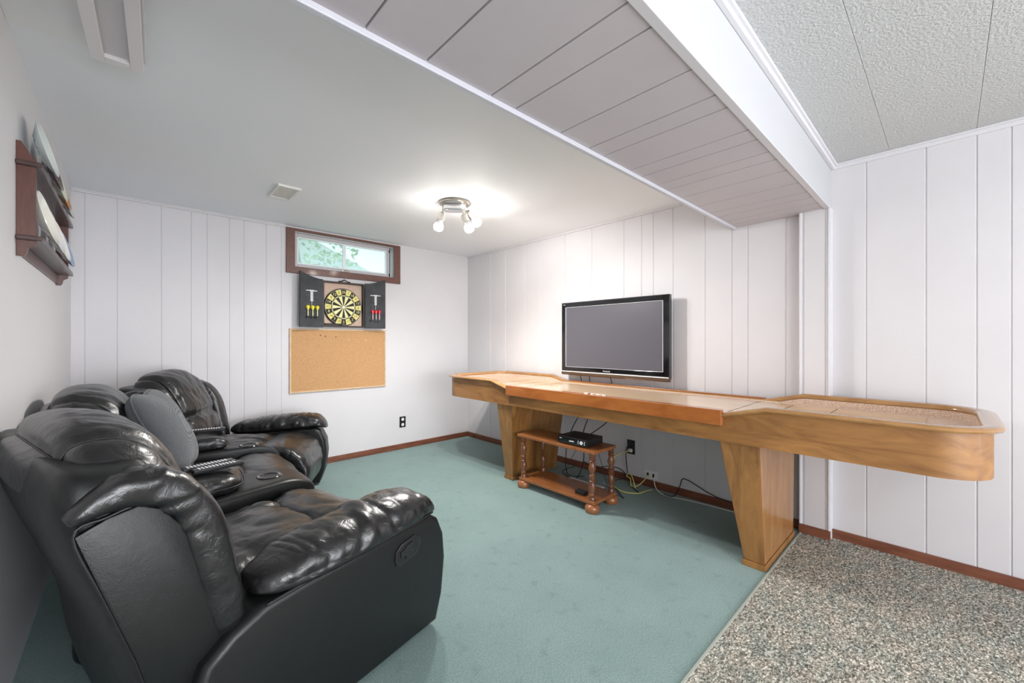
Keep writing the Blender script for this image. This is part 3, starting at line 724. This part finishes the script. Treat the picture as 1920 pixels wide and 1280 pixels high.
for x, z in ((1.555, 1.165), (1.725, 1.155)):
    bm = B(); lathe(bm, [(0, 0), (.004, 0), (.004, .003), (0, .004)], n=10, mtx=Matrix.Translation((x, YB-.010, z)) @ Matrix.Rotation(PI/2, 4, 'X'))
    single('push_pin', bm, M['white'], 'left of the two white push pins on the cork board' if x < 1.6 else 'right of the two white push pins on the cork board', 'push pin', 'push pins in the cork board')
# dartboard cabinet
dc = thing('dartboard_cabinet', 'open dark dartboard cabinet with chalkboard doors below the window', 'dartboard cabinet', (1.49, YB, 1.265), world=True)
cx0, cx1, cz0, cz1 = 1.297, 1.692, 1.282, 1.712
CY = YB-.055
bm = B(); frame(bm, cx0, cx1, cz0, cz1, .014, CY, YB, bev=.002)
# small crest with curl at the top
tube(bm, [(1.44, CY, cz1+.002), (1.47, CY, cz1+.006), (1.495, CY, cz1+.020), (1.52, CY, cz1+.006), (1.55, CY, cz1+.002)], .006, 8, smoothpts=5)
obj('cabinet_frame', bm, M['cabframe'], dc)
bm = B(); box(bm, cx0+.01, YB-.012, cz0+.01, cx1-.01, YB-.002, cz1-.01); obj('cabinet_back', bm, M['cabback'], dc)
def door(side):
    hx = cx0 if side < 0 else cx1
    dt = Matrix.Translation((hx, CY+.004, 0)) @ Matrix.Rotation(side*math.radians(-9), 4, 'Z')
    W = .208 if side < 0 else .200
    t = bmesh.new()
    N = 14; top = []
    for i in range(N+1):
        f = i/N   # 0 at hinge, 1 at outer edge
        top.append((side*(W*f+.003), 1.718+.055*max(0, (f-.08)/.92)**1.6*(1 if f < .88 else 1)))
    pts = [(side*.003, 1.276)]+top+[(side*(W+.003), 1.276)]
    prism(t, pts, 'y', -.016, 0, bev=.0015)
    bm = B(); merge(bm, t, dt); dr = obj('door', bm, M['chalkboard'], dc)
    def sub(name, t, m):
        bm = B(); merge(bm, t, dt); return obj(name, bm, m, dr)
    c = side*W*.52
    # printed score column
    t = bmesh.new(); y = -.0165
    cz = 1.60; hw = .012 if side < 0 else .011
    for i in range(7):
        z = cz-.006-i*.0125
        box(t, c-hw, y-.0005, z-.0105, c+hw, y, z)
    box(t, c-hw*1.8, y-.0005, cz-.003, c+hw*1.8, y, cz+.010)
    for sx in (-1, 1):
        box(t, c+sx*.020-.001*0-.0, y-.0005, cz+.000, c+sx*.052, y, cz+.004)
        for q in range(4):
            vv = [t.verts.new((c+sx*(.026+q*.006)+dx, y-.0004, cz+.004+dz)) for dx, dz in ((-.003, 0), (.003, 0), (0, .007-.001*abs(q-1.5)))]
            t.faces.new(vv)
    box(t, c-.0015, y-.0005, cz-.135, c+.0015, y, cz-.09)
    sub('score_column', t, M['chalk'])
    # chalk tallies
    t = bmesh.new()
    rnd = random.Random(3 if side < 0 else 9)
    for col in (-1, 1):
        for row in range(11):
            z = cz-.02-row*.012
            n_ = rnd.randint(1, 3)
            for k in range(n_):
                if rnd.random() < .25: continue
                x = c+col*(.022+k*.010)+rnd.uniform(-.002, .002); s = rnd.uniform(.003, .005)
                a = [(x, y-.0006, z), (x+rnd.uniform(-s, s), y-.0006, z+s), (x+rnd.uniform(-s, s), y-.0006, z-s*.6), (x+s, y-.0006, z+rnd.uniform(-s, s))]
                tube(t, a, .0007, 4)
    sub('chalk_marks', t, M['chalkf'])['kind'] = 'stuff'
    # dart rack
    t = bmesh.new(); zr = 1.372 if side < 0 else 1.362
    box(t, c-.055, y-.028, zr-.008, c+.055, y, zr, bev=.001)
    sub('dart_rack', t, M['blackp'])
    return dt, c, zr
def dart(mtx, m, ms, label, grp):
    t = thing('dart', label, 'dart', (0, 0, 0), group=grp)
    t.matrix_world = mtx
    bm = B()
    for a in range(4):
        q = Matrix.Rotation(PI/4+a*PI/2, 4, 'Z'); pts = [(.002, .045), (.010, .058), (.017, .072), (.015, .084), (.006, .090), (.002, .088)]
        s = bmesh.new(); A = [s.verts.new((p[0], -.0007, p[1])) for p in pts]; B_ = [s.verts.new((p[0], .0007, p[1])) for p in pts]
        s.faces.new(A); s.faces.new(B_[::-1])
        for i in range(len(pts)): s.faces.new((A[i], A[(i+1) % 6], B_[(i+1) % 6], B_[i]))
        merge(bm, s, q)
    obj('flight', bm, m, t)
    bm = B(); lathe(bm, [(0, -.008), (.0035, -.006), (.0045, .0), (.0045, .03), (.003, .046), (.0025, .08), (0, .082)], n=10); obj('shaft', bm, ms, t, True)
    bm = B(); lathe(bm, [(0, -.030), (.0012, -.026), (.0012, -.006), (0, -.005)], n=8); obj('tip', bm, M['nickel'], t, True)
for side, nm, m, ms in ((-1, 'yellow', M['dyel'], M['dpale']), (1, 'red', M['dred'], M['dpink'])):
    dt, c, zr = door(side)
    for k, wd in ((-1, 'leftmost'), (0, 'middle'), (1, 'rightmost')):
        sp = .042 if side < 0 else .033
        dart(dt @ Matrix.Translation((c+k*sp, -.034, zr+.008)), m, ms, '%s of the three %s darts racked on the %s cabinet door' % (wd, nm, 'left' if side < 0 else 'right'), '%s darts on the cabinet door' % nm)
# dartboard: its own thing, hanging in the cabinet
DX, DZ, DR = 1.493, 1.474, .178
db = thing('dartboard', 'round yellow and black dartboard in the open cabinet', 'dartboard', (DX, CY+.030, DZ))
Rx = Matrix.Rotation(PI/2, 4, 'X')
bm = B(); lathe(bm, [(0, -.012), (DR, -.012), (DR+.002, 0), (DR-.002, .010), (DR-.006, .012), (0, .012)], n=64, mtx=Rx); obj('board_body', bm, M['blk'], db, True, 30)
def ring_cells(r0, r1, mi_f, z=.0125, off=0, n=20, sub=4):
    bm = B()
    for i in range(n):
        for j in range(sub):
            a0 = (i-.5+j/sub)*2*PI/n+off; a1 = (i-.5+(j+1)/sub)*2*PI/n+off
            ps = [(r0*math.sin(a0), r0*math.cos(a0)), (r1*math.sin(a0), r1*math.cos(a0)), (r1*math.sin(a1), r1*math.cos(a1)), (r0*math.sin(a1), r0*math.cos(a1))]
            vv = [bm.verts.new(Rx @ V((p[0], p[1], z))) for p in ps]
            f = bm.faces.new(vv); f.material_index = mi_f(i)
    return bm
NUM = [20, 1, 18, 4, 13, 6, 10, 15, 2, 17, 3, 19, 7, 16, 8, 11, 14, 9, 12, 5]
obj('number_ring', ring_cells(.118, .168, lambda i: 1 if i % 2 == 0 else 0), [M['yel'], M['blk']], db)
obj('scoring_segments', ring_cells(.010, .105, lambda i: 1 if i % 2 == 0 else 0), [M['cream'], M['blk']], db)
obj('double_ring', ring_cells(.105, .112, lambda i: 0 if i % 2 == 0 else 1), [M['cream'], M['blk']], db)
bm = B(); lathe(bm, [(0, .0128), (.011, .0128), (.011, .014), (0, .014)], n=20, mtx=Rx); obj('bullseye', bm, M['nickel'], db)
bm = B()
for r in (.112, .170):
    tube(bm, [Rx @ V((r*math.sin(2*PI*k/60), r*math.cos(2*PI*k/60), .0145)) for k in range(61)], .0014, 6, caps=False)
for k in range(20):
    a = (k+.5)*PI/10; tube(bm, [Rx @ V((.012*math.sin(a), .012*math.cos(a), .014)), Rx @ V((.118*math.sin(a), .118*math.cos(a), .014))], .0006, 4)
obj('wire', bm, M['wire'], db)
for k, nn in enumerate(NUM):
    a = k*PI/10; mt = Rx @ Matrix.Translation((.143*math.sin(a), .143*math.cos(a), .0132))
    bm = B(); textmesh(str(nn), .034, mt, bm, ext=.0005); obj('numeral', bm, M['cream'] if k % 2 == 0 else M['blk'], db)
bm = B(); box(bm, 1.318, CY-.006, 1.300, 1.475, CY+.022, 1.316, bev=.003)
single('chalk_eraser', bm, M['blackp'], 'slim black bar lying at the bottom of the dartboard cabinet', 'eraser')
# ================================================================== PLATE RACK
pr_ = thing('plate_rack', 'dark red wooden two-shelf plate rack on the left wall', 'plate rack', (XL, 2.73, 1.44), world=True)
D = .052
def side_panel(y0, y1):
    p = [(XL, 1.845), (XL+.012, 1.845), (XL+.020, 1.83), (XL+.034, 1.800), (XL+.046, 1.785), (XL+.046, 1.50), (XL+.044, 1.485), (XL+.028, 1.475), (XL+.024, 1.455), (XL+.018, 1.445), (XL, 1.445)]
    bm = B(); prism(bm, p, 'y', y0, y1, bev=.0015); obj('side_panel', bm, M['mahog'], pr_)
side_panel(2.205, 2.222); side_panel(3.235, 3.252)
for z in (1.768, 1.508):
    bm = B(); box(bm, XL, 2.19, z-.008, XL+.062, 3.268, z+.008, bev=.003); sh = obj('shelf', bm, M['mahogd'], pr_)
    bm = B(); box(bm, XL+.056, 2.21, z+.006, XL+.061, 3.25, z+.014, bev=.002); obj('plate_ledge', bm, M['mahogd'], sh)
bm = B(); box(bm, XL, 2.222, 1.455, XL+.008, 3.235, 1.50, bev=.001); obj('back_rail', bm, M['mahog'], pr_)
def platemat(name, rim, cen, c3, sc):
    m = mat(name, cen, .15, coat=.6)
    nt = m.node_tree; N = nt.nodes; L = nt.links; b = N['Principled BSDF']
    tc = N.new('ShaderNodeTexCoord'); ln = N.new('ShaderNodeVectorMath'); ln.operation = 'LENGTH'; L.new(tc.outputs['Object'], ln.inputs[0])
    r = N.new('ShaderNodeValToRGB'); r.color_ramp.interpolation = 'CONSTANT'; e = r.color_ramp.elements
    e[0].position = 0; e[0].color = (0, 0, 0, 1); e[1].position = .062; e[1].color = (1, 1, 1, 1)
    L.new(ln.outputs['Value'], r.inputs[0])
    n = N.new('ShaderNodeTexNoise'); n.inputs['Scale'].default_value = sc; L.new(tc.outputs['Object'], n.inputs['Vector'])
    r2 = N.new('ShaderNodeValToRGB'); r2.color_ramp.elements[0].position = .42; r2.color_ramp.elements[1].position = .56
    r2.color_ramp.elements[0].color = (*c3, 1); r2.color_ramp.elements[1].color = (*cen, 1); L.new(n.outputs['Fac'], r2.inputs[0])
    mx = N.new('ShaderNodeMix'); mx.data_type = 'RGBA'; L.new(r.outputs[0], mx.inputs['Factor']); L.new(r2.outputs[0], mx.inputs[6]); mx.inputs[7].default_value = (*rim, 1)
    L.new(mx.outputs[2], b.inputs['Base Color']); return m
PL = [
 ('large pale grey-green rimmed plate, nearest on the top shelf of the rack', 2.36, 0, .100, ((.62, .68, .66), (.75, .78, .78), (.25, .35, .4))),
 ('dark-rimmed plate with light centre, second from the near end of the top shelf', 2.57, 0, .090, ((.10, .07, .07), (.60, .62, .70), (.15, .15, .25))),
 ('green-edged plate on the top shelf, just before the orange-brown one', 2.75, 0, .088, ((.62, .66, .52), (.70, .62, .45), (.28, .2, .1))),
 ('orange-brown painted plate on the top shelf of the rack', 2.93, 0, .085, ((.45, .20, .07), (.6, .35, .15), (.15, .1, .08))),
 ('spotted black and cream plate, farthest on the top shelf', 3.11, 0, .082, ((.60, .60, .58), (.65, .65, .6), (.03, .03, .04))),
 ('large cream plate, nearest on the lower shelf of the rack', 2.37, 1, .100, ((.80, .78, .70), (.78, .76, .74), (.35, .36, .5))),
 ('white plate with brown bird pattern, second on the lower shelf', 2.60, 1, .095, ((.72, .72, .74), (.78, .76, .72), (.18, .07, .04))),
 ('plain white glossy plate, third from the near end of the lower shelf', 2.83, 1, .092, ((.82, .80, .76), (.80, .80, .80), (.6, .6, .62))),
 ('blue and white patterned plate, farthest on the lower shelf', 3.06, 1, .090, ((.30, .38, .55), (.75, .78, .82), (.03, .07, .22))),
]
for i, (lb, y, row, r, (rim, cen, c3)) in enumerate(PL):
    bm = B(); q = r/.1
    lathe(bm, [(0, 0), (.045*q, 0), (.048*q, -.003), (.052*q, 0), (.070*q, .008), (.097*q, .021), (.100*q, .024), (.098*q, .0255), (.070*q, .012), (.060*q, .006), (.055*q, .004), (0, .004)], n=48)
    o = obj('decorative_plate', bm, platemat('plate_glaze_%s' % ['a', 'b', 'c', 'd', 'e', 'f', 'g', 'h', 'i'][i], rim, cen, c3, 28+i*4), None, True, 40)
    zs = (1.776, 1.516)[row]
    tilt = math.radians(14)   # leaning against the wall
    o.rotation_euler = (0, PI/2-tilt, math.radians(-4)); o.location = (XL+.012+.038, y, zs+r*math.cos(tilt)*.995+.004)
    # lean: bottom edge forward
    o.location.x = XL+.012+math.sin(tilt)*r
    tag(o, lb, 'plate', 'decorative plates on the wall rack')
#SOFA
# ================================================================== SECTIONAL SOFA
sf = thing('sectional_sofa', 'curved black leather three-seat reclining sectional sofa with consoles along the left wall', 'sofa', (.2, 2.6, 0), world=True)
def frm(ox, oy, deg):
    a = math.radians(deg); return Matrix.Translation((ox, oy, 0)) @ Matrix.Rotation(a, 4, 'Z')
NEAR = frm(-.144, 1.654, 14); MID = frm(-.12, 2.75, -5.5); FAR = frm(.15, 3.60, -28)
def spl(P, t):
    """point and tangent on a polyline spline; t 0..1"""
    n = len(P)-1; x = min(max(t, 0), 1)*n; i = min(int(x), n-1); f = x-i
    p0 = V(P[max(i-1, 0)]); p1 = V(P[i]); p2 = V(P[i+1]); p3 = V(P[min(i+2, n)])
    c = .5*((2*p1)+(p2-p0)*f+(2*p0-5*p1+4*p2-p3)*f*f+(3*p1-p0-3*p2+p3)*f**3)
    d = .5*((p2-p0)+(2*p0-5*p1+4*p2-p3)*2*f+(3*p1-p0-3*p2+p3)*3*f*f)
    return c, d.normalized()
def bend(path, thick, W, yc=0, seams=(), depth=.35, gather=0, gk=30, taper=None, crown=0, vg=None):
    """fn for puff: u.z runs along the (x,z) path, u.x is thickness, u.y across"""
    def fn(u):
        s = (u.z+1)/2; c, d = spl(path, s); nn = V((d[1], -d[0]))
        th = thick(s) if callable(thick) else thick
        for sm, wd in seams: th *= 1-depth*math.exp(-((s-sm)/wd)**2)
        if vg: th *= 1-.22*math.exp(-((abs(u.y)-vg)/.055)**2)
        if gather:
            th *= 1+gather*math.sin(gk*u.z*3+2*math.sin(u.y*4))*math.exp(-((1-abs(u.y))/.35)**2)
        w_ = W*(taper(s) if taper else 1)
        q = c+nn*(u.x*th-(crown*abs(u.y)**2.5)*CS)
        return V((q[0], yc+u.y*w_, q[1]))
    return fn
CS = 1
def seam(path3, r, name, parent, mtx, m=None):
    bm = B(); tube(bm, [mtx @ V(p) for p in path3], r, 8, smoothpts=5); return obj(name, bm, m or M['pipe'], parent, True)
CRN = .045
def make_back(Mx, seed, W=.44, top=0, rearclip=0):
    sh = lambda p: [(x, z+top) if z > .5 else (x, z) for x, z in p]
    # shell
    bm = B(); path = sh([(.20, .05), (.170, .22), (.140, .40), (.088, .56), (.035, .71), (.010, .80), (.015, .87)])
    puff(bm, bend(path, lambda s: .105-.012*s, W), (16, 30, 34), 6, 8, wr=wrinkle(.002, 5, seed=seed), mtx=Mx)
    back = obj('backrest', bm, M['lea_s'], sf, True)
    # draped centre pad: front bottom -> over the top -> rear
    CF = {}
    bm = B(); path = sh([(.225, .42), (.235, .52), (.215, .64), (.165, .765), (.090, .856), (.000, .880), (-.055, .845), (-.065, .78)])
    th = lambda s: .060+.022*math.exp(-((s-.62)/.14)**2)+.012*math.exp(-((s-.15)/.12)**2)-.026*max(0, (s-.74)/.26)
    f_ = bend(path, th, W-.085, crown=CRN, seams=((.30, .025), (.80, .03)), depth=.40, gather=.012, gk=9, taper=lambda s: 1-.05*s, vg=.74)
    puff(bm, f_, (14, 64, 84), 3, 5,
         wr=lambda co, n: (wrinkle(.0065, 4.2, (1, 1.6, .8), seed)(co, n)+wrinkle(.0028, 11, (.6, 1.6, .7), seed+8)(co, n))*min(1, max(.25, (co.x+.06)/.12)), mtx=Mx)
    hp = obj('head_pillow', bm, M['lea'], back, True)
    for yy in (-.74, .74): seam([f_(V((.84*.97, yy, -.7+1.5*k/24))) for k in range(25)], .0028, 'piping', back, Mx)
    seam([f_(V(((1-abs(yy)**3)**(1/3)*1.0, yy, .60))) for yy in [-.95+1.9*k/24 for k in range(25)]], .0022, 'piping', back, Mx)
    # side bolsters with gathers
    for s_ in (-1, 1):
        bm = B(); path = sh([(.240, .38), (.222, .48), (.202, .58), (.172, .70), (.118, .785), (.05, .818), (-.012, .805), (-.060, .775)])
        yb_ = s_*(W-.030)
        puff(bm, bend(path, lambda s: .050*(1-.70*s**4), .058, yb_, gather=.0), (10, 14, 120), 3, 6,
             wr=lambda co, n: wrinkle(.002, 7, seed=seed+3)(co, n)+.003*math.sin(noise.noise(co*9)*14)*max(0, 1-abs(co.x-.08)/.11), mtx=Mx)
        obj('bolster', bm, M['lea'], back, True)
        # flat side panel and its welt
        ys = s_*(W+.002)
        pts = sh([(.215, .32), (.205, .44), (.175, .57), (.128, .71), (.09, .762), (.05, .782), (.0, .772), (-.050, .750), (-.005, .60), (.045, .44), (.075, .32)])
        bm = B(); t = bmesh.new(); prism(t, pts, 'y', ys-.012, ys+.006*s_, bev=.004); merge(bm, t, Mx); obj('side_panel', bm, M['lea_s'], back, True, 40)
        seam([(x, ys+.004*s_, z) for x, z in pts], .0035, 'piping', back, Mx)
    return back
def make_seat(Mx, seed, W=.29, xf=.95, xb=.16, near=False):
    bm = B(); t = bmesh.new(); box(t, xb, -W, .04, xf-.10, W, .34, bev=.01); merge(bm, t, Mx); base = obj('seat_base', bm, M['lea_s'], sf)
    bm = B()
    def fn(u):
        x = (xb+xf-.25)/2+u.x*(xf-.25-xb)/2; z = .385+u.z*.085+.012*(1-u.y*u.y)*u.z
        return V((x, u.y*W, z))
    puff(bm, fn, (56, 56, 10), 7, 3.2, wr=lambda co, n: wrinkle(.010, 4.2, (.7, 1.5, 1), seed+1)(co, n)+wrinkle(.003, 10, (.6, 1.5, 1), seed+6)(co, n), mtx=Mx)
    obj('seat_cushion', bm, M['lea'], sf, True)
    bm = B(); path = [(xf-.29, .40), (xf-.17, .408), (xf-.07, .375), (xf-.02, .30), (xf-.015, .22), (xf-.03, .15)]
    puff(bm, bend(path, .058, W-.004, seams=((.42, .03),), depth=.12), (10, 40, 50), 5, 5, wr=wrinkle(.006, 5, (1.5, .8, 1.5), seed+2), mtx=Mx)
    fr = obj('footrest_pad', bm, M['lea'], sf, True)
    bm = B(); t = bmesh.new(); box(t, xf-.12, -W+.01, .03, xf-.035, W-.01, .17, bev=.015)
    for y in (-W*.4, W*.4): box(t, xf-.037, y-.002, .035, xf-.033, y+.002, .165)
    merge(bm, t, Mx); obj('kick_panel', bm, M['lea_s'], sf)
def make_arm(Mx, seed, side, W=.29, aw=.20, xf=.99):
    yo = side*(W+aw); yi = side*(W+.005)
    y0, y1 = sorted((yo, yi)); yc = (yo+yi)/2
    pts = [(xf-.03, .02), (xf+.005, .12), (xf+.022, .26), (xf+.012, .36), (xf-.02, .43), (xf-.06, .458), (.42, .45), (.30, .44), (.22, .405), (.16, .36), (.12, .25), (.10, .02)]
    bm = B(); t = bmesh.new(); prism(t, pts, 'y', y0, y1, bev=.022, seg=5); merge(bm, t, Mx); arm = obj('armrest', bm, M['lea_s'], sf, True, 50)
    bm = B()
    def fn(u):
        x = .625+u.x*.345; f = (u.x+1)/2
        rise = .012+.035*f; hh = .070+.012*f; w_ = .118+.012*f
        z = .458+rise+u.z*(hh+.008)
        if u.z < 0: z = .458+rise+u.z*.055
        if f > .85: z -= .05*((f-.85)/.15)**2
        return V((x, yc+side*.012+u.y*w_-side*.012*0, z))
    puff(bm, fn, (90, 40, 16), 3.2, 2.3, wr=lambda co, n: (wrinkle(.009, 6.5, (1.5, .55, .6), seed+5, 3)(co, n)+.0025*noise.noise(V((co.x*26, co.y*5, co.z*5))))*(1 if n.z > -.3 else .2), mtx=Mx)
    obj('arm_pad', bm, M['lea'], arm, True)
    yy = yo+side*.003
    seam([(xf-.05, yy-side*.012, .463), (.80, yy, .457), (.60, yy, .452), (.42, yy, .448), (.30, yy, .440)], .004, 'piping', arm, Mx)
    # recline handle: cup with a raised dark plate painting its hollow's shade, and lever
    hx, hz = .80, .375
    bm = B(); t = bmesh.new()
    K_ = 1.12
    op = [(hx-.055+.0, hz-.018), (hx-.052, hz+.012), (hx-.03, hz+.030), (hx+.03, hz+.040), (hx+.052, hz+.026), (hx+.055, hz+.0), (hx+.038, hz-.026), (hx-.03, hz-.040), (hx-.048, hz-.034)]
    op = [(hx+(x-hx)*K_, hz+(z-hz)*K_) for x, z in op]
    y_a, y_b = sorted((yy-side*.006, yy+side*.003))
    prism(t, op, 'y', y_a, y_b, bev=.0025); merge(bm, t, Mx); hc = obj('handle_cup', bm, M['blackp'], arm, True, 40)
    bm = B(); t = bmesh.new()
    ip = [(hx+(x-hx)*.84, hz+(z-hz)*.78) for x, z in op]; y_a, y_b = sorted((yy+side*.001, yy+side*.0036)); prism(t, ip, 'y', y_a, y_b); merge(bm, t, Mx); obj('handle_shade', bm, M['dark'], hc)
    bm = B(); t = bmesh.new()
    lp = [(hx-.040, hz-.012), (hx-.040, hz+.008), (hx-.016, hz+.012), (hx-.012, hz+.022), (hx+.018, hz+.026), (hx+.022, hz+.0), (hx+.018, hz-.018), (hx-.014, hz-.026), (hx-.018, hz-.012)]
    y_a, y_b = sorted((yy+side*.003, yy+side*.009)); prism(t, lp, 'y', y_a, y_b, bev=.002); merge(bm, t, Mx); obj('recline_handle', bm, M['blackp'], hc)
    # base skid
    return arm
make_back(NEAR, 1); make_seat(NEAR, 1); make_arm(NEAR, 1, -1)
make_back(frm(-.175, 2.60, -3), 4, W=.44); make_seat(MID, 4, W=.28, xf=.85)
make_back(FAR, 7, W=.37); make_seat(FAR, 7, W=.28, xf=.92); make_arm(FAR, 7, 1, W=.28, aw=.16, xf=.95)
# wedge consoles between the seats
def console(A, yA, B_, yB, xr, xfA, xfB, cupx, seed):
    """A: the nearer module (its left side yA), B_: the next one (its right side yB)"""
    a0 = A @ V((xr, yA, 0)); a1 = A @ V((xfA, yA, 0)); b0 = B_ @ V((xr, yB, 0)); b1 = B_ @ V((xfB, yB, 0))
    def P(f, g, z):   # f 0 rear..1 front ; g 0 A side..1 B side
        p = (a0*(1-f)+a1*f)*(1-g)+(b0*(1-f)+b1*f)*g; return V((p.x, p.y, z))
    bm = B()
    def fn(u):
        f = (u.x+1)/2; g = (u.y+1)/2
        zt = .492-(.05*max(0, (f-.80)/.20)**2); z = .04+(zt-.04)*(u.z+1)/2
        return P(f, g, z)
    puff(bm, fn, (40, 16, 16), 9, 14)
    co = obj('console', bm, M['lea_s'], sf, True)
    bm = B()
    def fn2(u):
        f = .33+.29*u.x; g = .5+.44*u.y; return P(f, g, .520+u.z*(.058 if u.z > 0 else .045))
    puff(bm, fn2, (40, 26, 12), 4, 3, wr=wrinkle(.006, 7, seed=seed))
    obj('console_lid', bm, M['lea'], co, True)
    bm = B(); tube(bm, [P(.33+.292*x, .5+.445*y, .522) for x, y in ((-1, -.9), (.6, -.98), (.9, -.9), (1, -.6), (1, .6), (.9, .9), (.6, .98), (-1, .9))], .0035, 8, smoothpts=4); obj('piping', bm, M['pipe'], co, True)
    c = P(cupx, .5, .487)
    bm = B(); lathe(bm, [(.034, .002), (.040, .008), (.046, .011), (.052, .009), (.056, .002)], c, 32); cup = obj('cup_holder', bm, M['blackg'], co, True)
    bm = B(); lathe(bm, [(0, .003), (.036, .004)], c, 32); obj('cup_shade_disc', bm, M['dark'], cup)  # flat black disc paints the shade of a deep cup
    return P
CP1 = console(NEAR, .295, MID, -.285, .06, .93, .84, .76, 21)
CP2 = console(MID, .285, FAR, -.285, .06, .82, .74, .78, 22)
# ------------------------------------------------------------------ throw pillow
tp = thing('throw_pillow', 'grey herringbone throw pillow leaning on the middle seat', 'pillow', (.20, 2.52, .53))
tp.rotation_euler = (0, math.radians(-24), math.radians(-14))
bm = B()
def fnp(u):
    k = 1-.10*(1-abs(u.y)**1.5)*abs(u.x)**4-.0
    c = 1+.20*abs(u.x*u.y)
    return V((u.z*.085, u.x*.193*c, .205+u.y*.193*c))
puff(bm, fnp, (40, 40, 14), 4, 2.1, wr=wrinkle(.002, 6, seed=31)); obj('pillow_cover', bm, M['herring'], tp, True)
bm = B(); e = []
for k in range(41):
    a = 2*PI*k/40; x = math.cos(a); y = math.sin(a); r = (abs(x)**4+abs(y)**4)**(-1/4); x *= r; y *= r; c = 1+.20*abs(x*y)
    e.append((0, x*.195*c, .205+y*.195*c))
tube(bm, e, .004, 8, caps=False); obj('piping', bm, M['herring'], tp, True)
# ------------------------------------------------------------------ remotes
def remote(loc, deg, L, label, w_=.045, tilt=0):
    t = thing('remote_control', label, 'remote control', loc, math.radians(deg), group='remote controls on the sofa consoles')
    t.rotation_euler = (0, tilt, math.radians(deg))
    bm = B(); box(bm, -L/2, -w_/2, 0, L/2, w_/2, .018, bev=.005, seg=3); obj('body', bm, M['blackp'], t)
    bm = B(); n_ = int((L-.04)/.013)
    for i in range(n_):
        for j in (-1, 0, 1): box(bm, -L/2+.02+i*.013, j*.012-.004, .0175, -L/2+.028+i*.013, j*.012+.004, .0200, bev=.001, seg=1)
    obj('button_pad', bm, M['silver'] if L < .21 else M['screen'], t)
remote((.255, 2.27, .581), 12, .20, 'thick black remote control behind the other on the near console lid', .05)
remote((.285, 2.215, .581), 10, .19, 'black remote control with pale buttons, at the front of the near console lid', .045)
remote((.345, 3.175, .581), -9, .20, 'black remote control on the far console lid', .05)
for o in sf.children_recursive:      # the backs press against the walls
    for v in o.data.vertices:
        if v.co.x+.2 < XL+.006: v.co.x = XL+.006-.2+(v.co.x+.2-XL-.006)*.02
        if v.co.y+2.6 > YB-.02: v.co.y = YB-.02-2.6
for o in bpy.data.objects:
    if '_world' in o: del o['_world']
